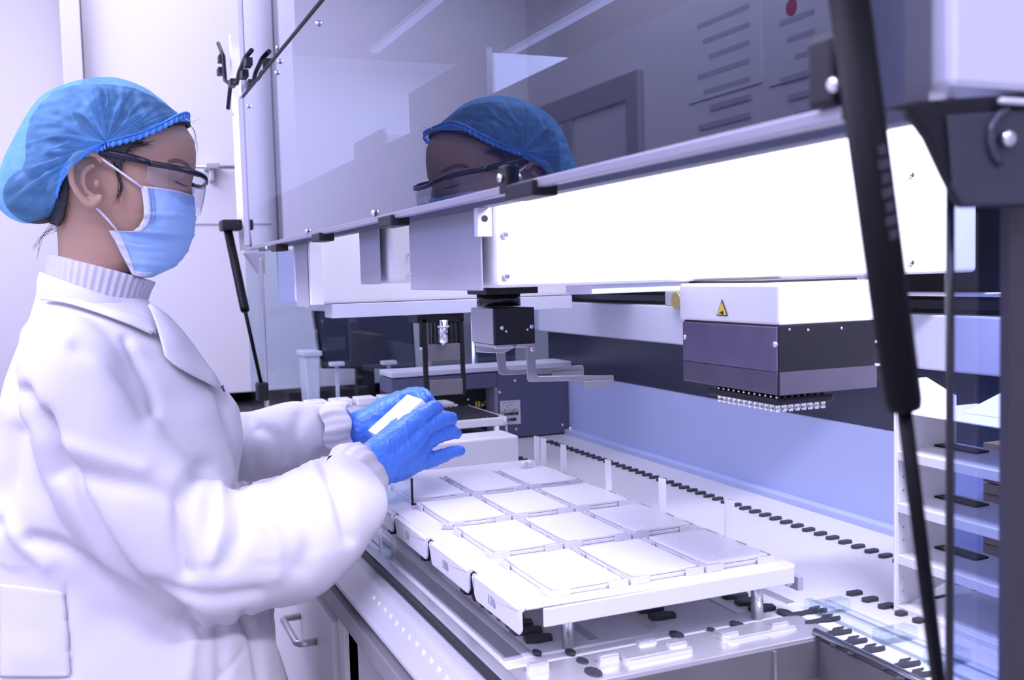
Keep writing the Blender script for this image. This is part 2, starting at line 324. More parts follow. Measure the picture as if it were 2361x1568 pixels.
# back structure
z1 = 1.096; z2 = 1.203; z3 = 1.279
MB().box(1.055, 1.10, YN, 2.2, D - .02, D + .012).build('back_ledge', M_lav, ws, bevel=0.003)
MB().box(1.07, 1.10, YN, YE, D, z1 + .008).build('back_panel', M_lav, ws)
MB().box(1.078, 1.10, YN, YE, z1 + .008, z2 + .02).build('rear_window', M_dark, ws)
MB().box(1.055, 1.10, YN, 2.45, z2, z3).build('rear_rail', M_rail, ws, bevel=0.003)
MB().box(1.085, 1.10, YN, YE, z3, 1.55).build('upper_back_panel', M_black, ws)
MB().box(1.06, 1.075, YN, YE, z3 + .008, z3 + .020).build('drive_belt', M_blackg, ws)
MB().tube([(1.063, YN, z3 + .028), (1.063, YE, z3 + .028)], 0.004).build('guide_rod', M_chrome, ws)
for y in (1.66, 0.83):
    mb = MB().box(1.035, 1.085, y - .05, y + .03, z3, z3 + .030).box(1.04, 1.08, y - .02, y, z3 + .03, z3 + .045)
    mb.build('drive_block', M_alu, ws, bevel=0.002)
    MB().tube([(1.034, y - .02, z3 + .012), (1.028, y - .02, z3 + .012)], .016, 20).build('pulley', mat('brass', (.6, .5, .2), .4, metal=.8), ws)
# top, rear housing and interior ceiling
MB().box(0.36, 1.12, YN, YE + .03, 1.86, 1.90).build('housing_top', M_dark, ws)
MB().box(1.10, 1.12, YN, YE + .03, 0.90, 1.86).build('housing_back', M_dark, ws)
MB().box(0.60, 0.62, 0.5, 2.2, 1.848, 1.858).box(0.90, 0.92, 0.5, 2.2, 1.848, 1.858).build('lamp_strip', M_led, ws)
MB().box(0.36, 0.375, 0.37, YE, 1.417, 1.52).build('header_strip', mat('grey header film', (0.11, 0.115, 0.15), 0.5), ws)
# front lip below the deck
zt = D + .006
mb = MB().prism([(0.352, YN, D + .003), (0.356, YN, 0.914), (0.303, YN, 0.914), (0.300, YN, 0.919), (0.326, YN, 0.944)], (0, YE - YN, 0))
mb.build('front_lip', mat('lip paint', (0.42, 0.42, 0.46), 0.35), ws, bevel=0.003)
MB().box(0.344, 0.358, YN, YE, D + .004, D + .010).build('front_trim', M_steel, ws, bevel=0.001)
MB().box(0.338, 0.343, YN, YE, D + .001, D + .008).build('trim_gasket', M_black, ws)
# embossed track numbers along the lip
for i in range(16):
    y = 1.245 - i * 0.0262; zc = .935; x = 0.3187
    n = Vector((-.776, 0, .631)).normalized()
    text('track_number', str(20 + i), 0.011, (x + n.x * .0012, y, zc + n.z * .0012), (0, -1, 0), (0.631, 0, .776), M_white2, ws, 0.0003)
# clear plastic U bracket by the front trim
p = aZ(885, 1285, D)
MB().box(p.x - .012, p.x - .009, p.y - .02, p.y + .03, D, D + .035).box(p.x + .006, p.x + .009, p.y - .02, p.y + .03, D, D + .03).box(p.x - .012, p.x + .009, p.y - .02, p.y + .03, D + .001, D + .004).build('clear_bracket', M_clear, ws, bevel=.001)
# posts
def zline(px, py, x): return aX(px, py, x)
yp = 2.285
MB().box(0.351, 0.3585, yp - .02, yp + .01, D, 1.40).build('end_post', M_steel, ws, bevel=0.002)
MB().box(0.338, 0.372, yp - .03, yp + .02, D + .003, D + .10).build('post_foot', mat('grey cast foot', (0.16, 0.155, 0.2), 0.5), ws, bevel=0.004)
MB().prism([(0.322, yp, 1.412), (0.366, yp, 1.412), (0.366, yp, 1.366), (0.352, yp, 1.366)], (0, 0.03, 0)).build('post_gusset', M_greyplate, ws, bevel=0.002)
MB().box(0.33, 1.09, YE, YE + .008, D, 1.42).build('end_pane', M_clear, ws)
MB().box(0.40, 1.09, YE - .012, YE, 1.30, 1.42).build('end_header', M_lav, ws)
MB().box(0.318, 1.10, YE - .005, YE + .02, 1.42, 1.90).build('end_panel', M_white, ws)
MB().box(0.357, 1.10, YE - .01, YE + .03, 0.905, D + .004).build('end_sill', M_darksteel, ws)
MB().box(0.35, 1.10, YN, 0.40, 0.905, D - .021).box(1.08, 1.10, 0.4, YE, 0.905, D - .02).box(.348, .357, .4, YE, .9075, D - .021).box(.35, 1.1, YE - .04, YE - .011, 0.905, D - .021).build('under_frame', M_black, ws)
# near end: smoked pane, edge rod, dark post
pA = aX(2190, 1000, 0.70)
print('near pane y', pA)
yn = 0.385
xa = aY(2190, 1000, yn).x; xb0 = aY(2282, 1000, yn).x; xb1 = aY(2352, 1000, yn).x
MB().tube([(xa, yn, D), (xa, yn, 1.50)], 0.0022, 10).build('pane_edge', M_blackg, ws)
MB().box(xa, 1.09, yn - .002, yn + .002, D, 1.50).build('near_end_pane', M_bluepane, ws)
MB().box(xb0, xb1, yn - .012, yn - .006, D - .1, 1.50).build('near_end_post', mat('dark post', (0.055, 0.052, 0.06), 0.3), ws)
# ---- bench under the machine
bench = empty('support_bench', (0.7, 1.3, 0), 'bench with grey slab top carrying the workstation', 'bench')
MB().box(0.299, 1.20, 0.10, 2.60, 0.873, 0.900).build('bench_top', mat('grey stone slab', (0.24, 0.23, 0.24), 0.5, noise_amt=0.1, nscale=40), bench, bevel=0.002)
MB().box(0.50, 1.15, 0.15, 1.36, 0.10, 0.873).build('recess_panel', mat('grey recess panel', (0.20, 0.195, 0.20), 0.6), bench)
MB().box(0.49, 0.50, 1.20, 1.206, 0.10, 0.873).build('panel_seam', M_steel, bench)
def cabinet(y0, y1, lb):
    e = empty('base_cabinet', (0.3, (y0 + y1) / 2, 0.08), lb, 'cabinet', 'cabinets under the machine bench')
    MB().box(0.312, 1.1, y0, y1, 0.08, 0.872).build('body', M_cream, e)
    MB().box(0.305, 0.325, y0, y0 + .035, 0.08, 0.868).build('side_strip', M_cream, e, bevel=0.001)
    zd = 0.857
    d = MB().box(0.298, 0.312, y0 + .045, y1 - .004, 0.50, zd).build('drawer', M_cream, e, bevel=0.002)
    d2 = MB().box(0.298, 0.312, y0 + .045, y1 - .004, 0.10, 0.494).build('door', M_cream, e, bevel=0.002)
    for dd, z, ya in ((d, 0.79, y0 + .16), (d2, 0.42, y0 + .16)):
        mb = MB().tube([(0.298, ya, z), (0.272, ya, z), (0.268, ya + .006, z), (0.268, ya + .122, z), (0.272, ya + .128, z), (0.298, ya + .128, z)], 0.0055, 10)
        mb.build('handle', M_steel, dd)
    return e
cabinet(1.365, 1.985, 'white laminate base cabinet with bar handle beside the white coat')
# ================================================================== LEFT END UNIT
eu = empty('reader_unit', (0.95, 2.2, D), 'slate grey instrument box with rating label at the far end of the deck', 'instrument')
YP = 2.2
def PY(px, py, y=YP): return aY(px, py, y)
mb = MB()
x0 = PY(1148, 900).x; x1 = PY(1345, 900).x; zt = PY(1200, 852).z; zb_ = PY(1200, 1008).z
mb.box(x0, x1, YP, YP + 0.10, zb_, zt)
xl_ = PY(980, 900).x; zlip = PY(1100, 897).z
mb.box(xl_ - .08, x0, YP, YP + 0.10, zlip, PY(1000, 868).z)
mb.build('housing', M_panel, eu, bevel=0.003)
MB().box(xl_ - .08, x1, YP - .001, YP + .10, zt, zt + .012).build('top_edge', M_rail, eu, bevel=0.002)
MB().box(xl_ - .08, x0, YP + .06, YP + .10, zb_, zlip).build('recess_back', M_black, eu)
MB().box(x0 - .008, x0, YP + .001, YP + .06, zb_, zlip).build('recess_side', mat('light slate', (0.3, 0.3, 0.42), 0.5), eu)
for (px, py) in [(1187, 878), (1152, 905), (1337, 956), (1328, 975), (1297, 980), (1190, 990)]:
    screw(PY(px, py, YP - .001), (0, -1, 0), 0.0035, eu)
for (px, py) in [(1079, 921), (1118, 926)]: screw(PY(px, py, YP + .058), (0, -1, 0), 0.003, eu)
for (px0, px1, py0, py1) in [(1077, 1084, 934, 948), (1096, 1100, 926, 939), (1102, 1107, 926, 939)]:
    a = PY(px0, py0, YP + .058); b = PY(px1, py1, YP + .058)
    MB().box(a.x, b.x, YP + .057, YP + .059, b.z, a.z).build('warning_sticker', M_yellow, eu)
a = PY(1110, 929, YP + .058); MB().prism([a, a + Vector((0, 0, -.010)), a + Vector((.009, 0, -.005))], (0, -.001, 0)).build('warning_arrow', M_yellow, eu)
lb = MB(); q = [PY(1153, 925, YP - .001), PY(1199, 922, YP - .001), PY(1201, 977, YP - .001), PY(1155, 980, YP - .001)]
label = lb.prism(q, (0, .0012, 0)).build('rating_label', M_paper, eu)
def lp(u, v): return q[0] + (q[1] - q[0]) * u + (q[3] - q[0]) * v + Vector((0, -.0006, 0))
mb = MB()
rnd = random.Random(3)
def inkrow(v, h, u0, u1, n, dens=.7):
    for i in range(n):
        if rnd.random() > dens: continue
        a = lp(u0 + (u1 - u0) * i / n, v); b = lp(u0 + (u1 - u0) * (i + .62) / n, v + h)
        mb.box(a.x, b.x, a.y, a.y + .0003, b.z, a.z)
inkrow(.07, .02, .12, .76, 26); inkrow(.17, .03, .12, .62, 14, .6); inkrow(.25, .02, .28, .42, 6)
inkrow(.36, .05, .18, .92, 24); inkrow(.44, .03, .18, .92, 30); inkrow(.50, .12, .17, .90, 40, .85)
inkrow(.67, .02, .22, .42, 7); inkrow(.74, .13, .2, .78, 30, .85); inkrow(.92, .02, .3, .66, 14)
inkrow(.44, .10, .06, .13, 2, 1)
mb.build('printing', M_ink, label)
MB().box(x0 + .02, x1 - .005, YP + .02, YP + .09, D + .001, zb_).build('plinth', M_black, eu)
c = PY(1312, 1005); MB().tube([(c.x, YP - .01, D), (c.x, YP - .01, D + .018)], .006).tube([(c.x + .014, YP - .01, D), (c.x + .014, YP - .01, D + .012)], .005).build('levelling_foot', M_steel, eu)
# cables / pillar between monitor and unit
col_ = empty('equipment_stand', (0.75, 2.5, D), 'grey upright equipment stand behind the slate unit', 'stand')
a = aY(1085, 760, 2.42); b = aY(1140, 760, 2.42)
MB().box(a.x + .01, b.x + .05, 2.40, 2.46, D - .25, 1.30).build('panel', M_panel, col_, bevel=0.003)
MB().tube([(a.x, 2.40, D - .25), (a.x, 2.40, 1.27)], .006).build('upright', M_chrome, col_)
MB().box(a.x - .025, a.x + .02, 2.39, 2.41, 1.255, 1.28).build('clamp', M_rail, col_, bevel=0.003)

# ================================================================== LABWARE AT FAR END
wb = empty('white_block', (0.65, 1.72, D), 'large plain white labware block behind the carrier, tip rack standing on it', 'labware')
a = aY(1196, 1003, 1.72)
MB().box(0.455, a.x, 1.72, 1.80, D, 1.047).build('body', M_white2, wb, bevel=0.004)
tr = empty('tip_rack', (0.64, 1.88, 1.05), 'white framed rack full of black pipette tips behind the white block', 'tip rack')
ty0 = 1.86; a = aY(1172, 970, ty0); zt = 1.062
xr_ = aY(1170, 968, ty0).x
mb = MB().box(xr_ - .15, xr_, ty0, ty0 + .012, zt - .016, zt).box(xr_ - .15, xr_, ty0 + .20, ty0 + .212, zt - .016, zt).box(xr_ - .012, xr_, ty0 + .012, ty0 + .20, zt - .016, zt).box(xr_ - .15, xr_ - .138, ty0 + .012, ty0 + .20, zt - .016, zt)
mb.build('frame', M_white2, tr, bevel=0.002)
MB().box(xr_ - .138, xr_ - .012, ty0 + .012, ty0 + .2, zt - .010, zt - .006).build('tip_plate', M_blackg, tr)
mb = MB()
for i in range(12):
    for j in range(18):
        x = xr_ - .134 + .0104 * i + .004; y = ty0 + .018 + .0104 * j
        mb.tube([(x, y, zt - .006), (x, y, zt + .003)], .0038, 8)
mb.build('pipette_tip', M_blackg, tr, kind='stuff')
for (dx, dy) in ((-.142, .006), (-.022, .006), (-.142, .2), (-.022, .2)):
    MB().tube([(xr_ + dx, ty0 + dy, D), (xr_ + dx, ty0 + dy, zt - .016)], .006).build('leg', M_white2, tr)
MB().box(xr_ - .135, xr_ - .03, ty0 + .02, ty0 + .19, D, zt - .03).build('tip_block', M_blackg, tr)
MB().box(xr_ - .02, xr_ + .012, ty0 + .03, ty0 + .034, zt - .022, zt - .018).box(xr_ + .008, xr_ + .012, ty0 + .03, ty0 + .034, D, zt - .018).build('side_bracket', M_rail, tr)
screw((xr_ - .006, ty0 - .0005, zt - .008), (0, -1, 0), .003, tr)
mo = empty('white_module', (0.6, 2.12, D), 'small white module with round button in front of the slate recess', 'module')
a = aY(990, 932, 2.10); b = aY(1050, 948, 2.10)
MB().box(a.x, b.x, 2.10, 2.16, D, a.z).build('body', M_white2, mo, bevel=0.004)
MB().tube([(b.x, 2.12, a.z - .012), (b.x + .012, 2.12, a.z - .012)], .005).build('button', M_white2, mo)
# white capped rail beyond the sleeve
rl = empty('white_tube_rail', (0.5, 2.22, D), 'row of white capped blocks on a rail behind the far sleeve', 'rail')
a = aY(705, 948, 2.20); b = aY(985, 935, 2.20)
MB().box(a.x, b.x, 2.20, 2.24, D, a.z + .003).build('rail_base', M_white2, rl, bevel=0.002)
n = 5
for i in range(n):
    x0_ = a.x + (b.x - a.x) * i / n
    MB().box(x0_ + .003, x0_ + (b.x - a.x) / n - .007, 2.195, 2.245, a.z + .0035, a.z + .020).build('cap_block', M_white2, rl, bevel=0.003)
# little clear bottles right of the white block
for k, (px, py) in enumerate([(1208, 1078), (1222, 1076)]):
    p = aZ(px, py + 10, 1.022)
    e = empty('clear_vial', (p.x, p.y, 1.021), ['small clear round vial next to the white block corner', 'small clear round vial nearer the white tabs'][k], 'vial')
    MB().tube([(0 + p.x, p.y, 1.021), (p.x, p.y, 1.030), (p.x, p.y, 1.033)], [.007, .007, .005], 14).build('body', M_acryl, e)
    MB().tube([(p.x, p.y, 1.033), (p.x, p.y, 1.040)], .005, 12).build('cap', M_white2, e)

# ================================================================== PLATE CARRIER
T = 1.02
ca = empty('plate_carrier', (0.54, 1.2, D), 'large white plate carrier tray with raised corner clips on cylindrical legs', 'carrier tray')
PX, PYp = 0.0935, 0.1585
mb = MB()
pts = [(0.383, 0.894), (0.703, 0.886), (0.708, 0.892), (0.708, 1.62), (0.383, 1.62)]
mb.prism([(x, y, T - .003) for x, y in pts], (0, 0, .003))
mb.box(0.398, 0.703, 0.886, 0.889, T - .020, T - .001)
mb.box(0.705, 0.708, 0.90, 1.62, T - .014, T - .001)
mb.build('tray', M_tray, ca, bevel=0.0012)
ys = [0.890, 1.037, 1.190, 1.344, 1.50, 1.62]
for i in range(5):
    y0, y1 = ys[i] + .008, ys[i + 1] - .008
    r = .006
    pts = [(0.3775, y0, T - .004), (0.3775, y0, T - .030 + r), (0.3775, y0 + r, T - .030), (0.3775, y1 - r, T - .030), (0.3775, y1, T - .030 + r), (0.3775, y1, T - .004)]
    fl = MB().prism(pts, (.003, 0, 0)).prism([(0.3775, y0, T - .004), (0.384, y0, T - .0005), (0.384, y1, T - .0005), (0.3775, y1, T - .004)], (0.001, 0, -.003)).build('front_flange', M_tray, ca, bevel=0.0012)
    s = ['176', '186', '51', '', ''][i]
    if s:
        text('handwritten_number', s, 0.015, (0.3770, (y0 + y1) / 2 + .012, T - .017), (0, -1, 0), (0, 0, 1), M_inkg, fl, 0.0001)
    MB().box(0.384, 0.394, y1 + .004, y1 + .012, T - .032, T - .004).build('flange_rib', M_darksteel, ca)
    MB().box(0.386, 0.396, (y0 + y1) / 2 - .03, (y0 + y1) / 2 - .015, T - .042, T - .004).build('under_bracket', M_black, ca)
for (x, y) in [(0.447, 0.935), (0.676, 0.918), (0.447, 1.56), (0.676, 1.56)]:
    MB().tube([(x, y, D + .0002), (x, y, T - .003)], .0068, 24).build('leg', M_steel, ca)
mb = MB().box(0.708, 0.716, 0.905, 0.93, T - .030, T - .012).box(0.716, 0.724, 0.897, 0.915, T - .034, T - .018)
mb.build('end_stop', M_greyplate, ca, bevel=0.001)
col_names = ['left column', 'middle column', 'right column beside the tabs']
row_names = ['nearest row', 'second nearest row', 'second farthest row', 'farthest row']
PW, PL = 0.083, 0.128
def plate_pos(c, r): return 0.4195 + c * PX, 0.912 + r * PYp
def make_clips(x, y):
    L = []
    h0, h1 = T, T + .0075; t = .0016; g = .0022; a = .021; b = .024
    X0, X1, Y0, Y1 = x - g, x + PW + g, y - g, y + PL + g
    for (cx, sx) in ((X0, 1), (X1, -1)):
        for (cy, sy) in ((Y0, 1), (Y1, -1)):
            m = MB()
            xa_, xb_ = sorted((cx, cx + sx * a)); ya_, yb_ = sorted((cy - sy * t, cy))
            m.box(xa_, xb_, ya_, yb_, h0, h1)
            xa_, xb_ = sorted((cx - sx * t, cx)); ya_, yb_ = sorted((cy - sy * t, cy + sy * b))
            m.box(xa_, xb_, ya_, yb_, h0, h1)
            L.append(m)
    return L
pl0 = None
clip0 = None
for r in range(4):
    for c in range(3):
        x, y = plate_pos(c, r)
        if pl0 is None:
            root = empty('plate', (x, y, T), '', 'plate', 'flat white plates on the carrier')
            base = MB().box(x, x + PW, y, y + PL, T + .0003, T + .0045).build('base', M_tray, root, bevel=0.0008)
            top = MB().box(x + .0015, x + PW - .0015, y + .0015, y + PL - .0015, T + .0048, T + .0085).build('lid', mat('plate lid', (0.70, 0.70, 0.74), 0.4, noise_amt=0.02, nscale=10), root, bevel=0.001)
            mbx = MB()
            for (u, v) in ((.25, .15), (.8, .3), (.3, .8), (.75, .85)): mbx.tube([(x + PW * u, y + PL * v, T + .0085), (x + PW * u, y + PL * v, T + .0088)], .002, 10)
            dim = mbx.build('lid_dimple', M_white2, top)
            pl0 = (root, base, top, dim, x, y)
            cl = [m.build('corner_clip', M_tray, ca, bevel=0.0004) for m in make_clips(x, y)]
        else:
            root = empty('plate', (x, y, T), '', 'plate', 'flat white plates on the carrier')
            off = Vector((x - pl0[4], y - pl0[5], 0))
            for src in (pl0[1], pl0[2]):
                q_ = src.copy(); COL.objects.link(q_); q_.parent = root; q_.matrix_parent_inverse = Matrix.Translation(-Vector((pl0[4], pl0[5], T)))
                if src is pl0[2]: tp = q_
            q_ = pl0[3].copy(); COL.objects.link(q_); q_.parent = tp; q_.matrix_parent_inverse = Matrix.Identity(4)
            for m in cl: copy(m, ca, off)
        root['label'] = 'flat white plate on the carrier, %s, %s' % (row_names[r], col_names[c])
# upright white tabs on the tray's rear edge
for k, (px, pyb, pyt, wpx) in enumerate([(1684, 1243, 1150, 28), (1529, 1186, 1100, 20), (1404, 1134, 1058, 16), (1301, 1094, 1023, 14), (1255, 1082, 1008, 13), (1240, 1080, 1004, 13)]):
    p = aZ(px, pyb, T); t_ = aY(px, pyt, p.y)
    w_ = wpx / 2313 * p.y / 2 * 1.12
    ut = MB().prism([(p.x - w_, p.y, T), (p.x + w_, p.y, T), (p.x + w_, p.y, t_.z - .003), (p.x - w_, p.y, t_.z)], (0, .002, 0)).build('upright_tab', M_white2, ca, bevel=0.0004)
for c in range(3):
    for r in range(4):
        x, y = plate_pos(c, r)
        MB().prism([(x + PW + .0045, y + .045, T), (x + PW + .0045, y + .075, T), (x + PW + .0045, y + .070, T + .007), (x + PW + .0045, y + .050, T + .007)], (.0015, 0, 0)).build('divider_clip', M_tray, ca)
# acrylic sheet with black edge, screwed bracket
ac = empty('acrylic_guard', (0.42, 1.4, T), 'clear acrylic sheet with black edge standing at the carrier front', 'guard')
p = aZ(950, 1166, T)
MB().box(p.x, p.x + .0015, p.y, p.y + .2, T + .002, T + .040).box(p.x - .03, p.x, p.y + .02, p.y + .2, T + .0022, T + .004).build('sheet', M_acryl, ac)
MB().box(p.x - .001, p.x + .0022, p.y - .0015, p.y, T + .001, T + .040).box(p.x - .001, p.x + .030, p.y - .0015, p.y, T + .001, T + .003).build('black_edge', M_black, ac)
for k, (px, py) in enumerate([(973, 1173), (1043, 1220)]):
    q_ = aZ(px, py, T)
    e = empty('clamp_bracket', (q_.x, q_.y, T), ['grey screwed clamp bracket at the foot of the acrylic sheet', 'small grey screwed clamp bracket nearer the camera than the acrylic sheet'][k], 'bracket')
    pts = [(q_.x - .014, q_.y + .004), (q_.x + .012, q_.y - .010), (q_.x + .016, q_.y - .002), (q_.x + .010, q_.y + .018), (q_.x - .004, q_.y + .016)]
    MB().prism([(a, b, T + .0002) for a, b in pts], (0, 0, .0025)).build('plate_body', M_greyplate, e, bevel=0.0006)
    screw((q_.x, q_.y + .003, T + .003), (0, 0, 1), .0035, e)

# ================================================================== PIPETTING ARMS
def arm(name, lb, xe, ya, yb, zb, zt, plate_w, plate_z):
    e = empty(name, (0.7, (ya + yb) / 2, zb), lb, 'arm')
    MB().box(xe + .012, 1.05, ya, yb, zb, zt).build('beam', M_white, e, bevel=0.006, seg=3)
    MB().box(xe, xe + .002, ya + .008, ya + plate_w, plate_z[0], plate_z[1]).build('end_plate', M_greyplate, e, bevel=0.0015)
    return e
a1 = arm('gantry_arm', 'nearest wide white gantry arm holding the many-nozzle head', 0.372, 0.955, 1.215, 1.336, 1.575, .255, (1.3335, 1.421))
for (px, py) in [(1164, 541), (1167, 637)]: screw(aY(px, py, .954), (0, -1, 0), .0038, a1)
for (px, py) in [(2100, 404), (2100, 606)]: screw(aY(px, py, .954), (0, -1, 0), .0038, a1)
c = aY(1116, 505, .952)
MB().box(c.x - .010, c.x + .006, .945, .955, c.z - .018, c.z + .018).build('bracket', M_white2, a1, bevel=0.001)
MB().tube([(c.x - .002, .9445, c.z), (c.x - .002, .9460, c.z)], .0035, 12).build('bracket_hole', M_ink, a1)
MB().box(0.50, 0.93, 0.965, 1.03, 1.326, 1.336).build('lower_channel', M_rail, a1, bevel=0.001)
MB().box(0.41, 0.60, 1.60, 1.66, 1.28, 1.30)
MB().box(0.380, 0.386, 0.952, 1.218, 1.424, 1.578).build('upper_end_cap', M_dark, a1)
a2 = arm('gantry_arm', 'middle white gantry arm with narrow grey end plate', 0.372, 1.345, 1.50, 1.341, 1.55, .115, (1.3405, 1.418))
for (px, py) in [(944, 592), (944, 637)]: screw(aY(px, py, 1.344), (0, -1, 0), .0038, a2)
MB().box(0.380, 0.386, 1.342, 1.503, 1.424, 1.553).build('upper_end_cap', M_dark, a2)
MB().box(0.366, 0.380, 1.36, 1.42, 1.418, 1.435).build('latch_block', M_rail, a2, bevel=0.001)
a3 = arm('gantry_arm', 'farthest white gantry arm with grey end plate and grey under rail', 0.372, 1.84, 2.05, 1.304, 1.52, .125, (1.297, 1.417))
for (px, py) in [(717, 596), (720, 666)]: screw(aY(px, py, 1.838), (0, -1, 0), .0038, a3)
MB().box(0.372, 0.395, 1.825, 1.838, 1.303, 1.417).build('side_flange', M_white, a3, bevel=0.001)
MB().box(0.412, 0.905, 1.835, 1.90, 1.277, 1.303).build('under_rail', M_rail, a3, bevel=0.001)
# 96 head under arm 1
hd = empty('multichannel_head', (0.68, 0.87, 1.22), 'white and dark multichannel pipetting head with rows of nozzles under nearest arm', 'pipetting head')
hx0, hx1, hy0, hy1 = 0.603, 0.742, 0.780, 0.955
MB().box(hx0, hx1, hy0, hy1, 1.294, 1.334).build('cover', M_white, hd, bevel=0.003)
MB().box(hx0 + .02, hx1, hy0 + .05, hy1 + .1, 1.334, 1.3365).build('mount', M_black, hd)
xk = 0.722
MB().box(hx0 + .001, xk, hy0 + .002, hy1 - .008, 1.227, 1.294).build('drive_block', M_black, hd, bevel=0.001)
MB().box(xk, xk + .018, hy0 + .01, hy1 - .008, 1.232, 1.294).build('side_module', M_black, hd, bevel=0.001)
MB().box(hx0 - .001, hx0 + .001, hy0 + .003, hy1 - .008, 1.2495, 1.2925).build('upper_face_plate', M_purple, hd, bevel=0.0008)
MB().box(hx0 - .001, hx0 + .001, hy0 + .003, hy1 - .008, 1.227, 1.249).build('lower_face_plate', M_purple2, hd, bevel=0.0008)
MB().box(hx0 + .001, xk, hy0, hy0 + .002, 1.227, 1.249).build('front_lower_plate', M_purple2, hd)
for (px, py) in [(1788, 794), (1580, 777)]: screw(aX(px, py, hx0 - .001), (-1, 0, 0), .0028, hd)
for (px, py) in [(1863, 761), (1820, 760), (1940, 757)]: screw(aY(px, py, hy0 + .002), (0, -1, 0), .0014, hd)
for zz in (1.2485, 1.272): MB().box(xk, xk + .024, hy0 + .006, hy0 + .010, zz - .001, zz + .001).build('module_seam', M_white2, hd)
nx0, ny0, pitx, pity = 0.6085, 0.790, 0.0078, 0.0088
MB().box(nx0 - .006, nx0 + 7 * pitx + .008, ny0 - .006, ny0 + 11 * pity + .012, 1.2165, 1.2235).build('nozzle_plate', M_blackg, hd, bevel=0.0008)
mb = MB()
n0 = MB().tube([(nx0, ny0, 1.228), (nx0, ny0, 1.2135)], .0024, 10).tube([(nx0, ny0, 1.2135), (nx0, ny0, 1.2122)], .0017, 10).tube([(nx0, ny0, 1.2122), (nx0, ny0, 1.2105), (nx0, ny0, 1.2095)], [.0026, .0026, .0018], 10).build('nozzle', M_chrome, hd)
for i in range(8):
    for j in range(12):
        if i or j: copy(n0, hd, (i * pitx, j * pity, 0))
a = aX(1665, 712, hx0 - .0006)
s_ = .0098
tri = MB().prism([a + Vector((0, -s_, -s_ * .75)), a + Vector((0, s_, -s_ * .75)), a + Vector((0, 0, s_))], (-.0003, 0, 0)).build('warning_triangle', M_ink, hd)
s_ *= .84; a2_ = a + Vector((-.0004, 0, -.0003))
MB().prism([a2_ + Vector((0, -s_, -s_ * .7)), a2_ + Vector((0, s_, -s_ * .7)), a2_ + Vector((0, 0, s_ * .95))], (-.0002, 0, 0)).build('warning_face', M_yellow, tri)
b_ = a2_ + Vector((-.0004, -.0012, -.0038))
MB().prism([b_ + Vector((0, math.cos(t * .9) * .0022 * (1 + .3 * (t % 2)), math.sin(t * .9) * .0020)) for t in range(7)], (-.0002, 0, 0)).box(b_.x - .0002, b_.x, b_.y, b_.y + .005, b_.z - .0004, b_.z + .0004).build('warning_symbol', M_ink, tri)
# gripper
gr = empty('gripper_hand', (0.48, 1.1, 1.3), 'black gripper block with two bent steel fingers under the nearest arm', 'gripper')
gy = 1.10
gA = aY(1140, 712, gy); gB = aY(1232, 712, gy); gC = aY(1140, 797, gy)
gyf = aX(1089, 712, gA.x).y
MB().tube([((gA.x + gB.x) / 2 - .002, gy + .045, 1.311), ((gA.x + gB.x) / 2 - .002, gy + .045, 1.326)], .027, 32).build('rotary_joint', M_blackg, gr)
MB().box(gA.x - .008, gB.x + .008, gy + .005, gy + .07, 1.326, 1.3355).build('mount_plate', M_black, gr, bevel=0.001)
MB().box(gA.x, gB.x, gy, gyf, gC.z, gA.z).build('motor_block', M_black, gr, bevel=0.0008)
MB().box(gA.x - .0015, gA.x - .0002, gy + .004, gyf, gC.z + .001, gA.z).build('side_cover', M_greyplate, gr)
for (px, py, r) in [(1157, 756, .0026), (1225, 753, .0026), (1167, 764, .0016), (1216, 760, .0016)]: screw(aY(px, py, gy - .0003), (0, -1, 0), r, gr)
M_steel2 = mat('dull steel', (.36, .36, .38), .35, metal=.8, noise_amt=.1)
def finger(y, x0, pxs, lb):
    P = [aY(px, py, y) for px, py in pxs]
    m = MB().prism(P, (0, .002, 0)); return m.build('finger', M_steel2, gr, bevel=0.0006)
f1 = finger(gy - .004, 0, [(1214, 798), (1234, 797), (1237, 862), (1242, 867), (1415, 865), (1416, 876), (1222, 881), (1216, 876)], '')
screw(aY(1227, 805, gy - .0045), (0, -1, 0), .0030, gr)
a = aY(1344, 879, gy - .006); b = aY(1414, 890, gy - .006)
MB().box(a.x, b.x, gy - .008, gy - .002, b.z, a.z).build('finger_pad', M_steel2, f1, bevel=0.0005)
f2 = finger(gyf - .005, 0, [(1144, 812), (1166, 812), (1168, 850), (1175, 853), (1344, 842), (1347, 848), (1346, 858), (1158, 865), (1150, 860)], '')
a = aY(1275, 858, gyf - .007); b = aY(1345, 868, gyf - .007)
MB().box(a.x, b.x, gyf - .009, gyf - .003, b.z, a.z).build('finger_pad', M_steel2, f2, bevel=0.0005)
zz = gC.z
MB().prism([aY(1099, 790, gyf - .01), aY(1190, 800, gyf - .01), aY(1160, 815, gyf - .01), aY(1099, 812, gyf - .01)], (0, .002, 0)).box(gB.x - .025, gB.x - .002, gy - .002, gyf - .005, zz - .004, zz).box(gA.x, gA.x + .02, gy, gyf - .003, zz - .004, zz).build('finger_link', M_steel, gr, bevel=0.0006)
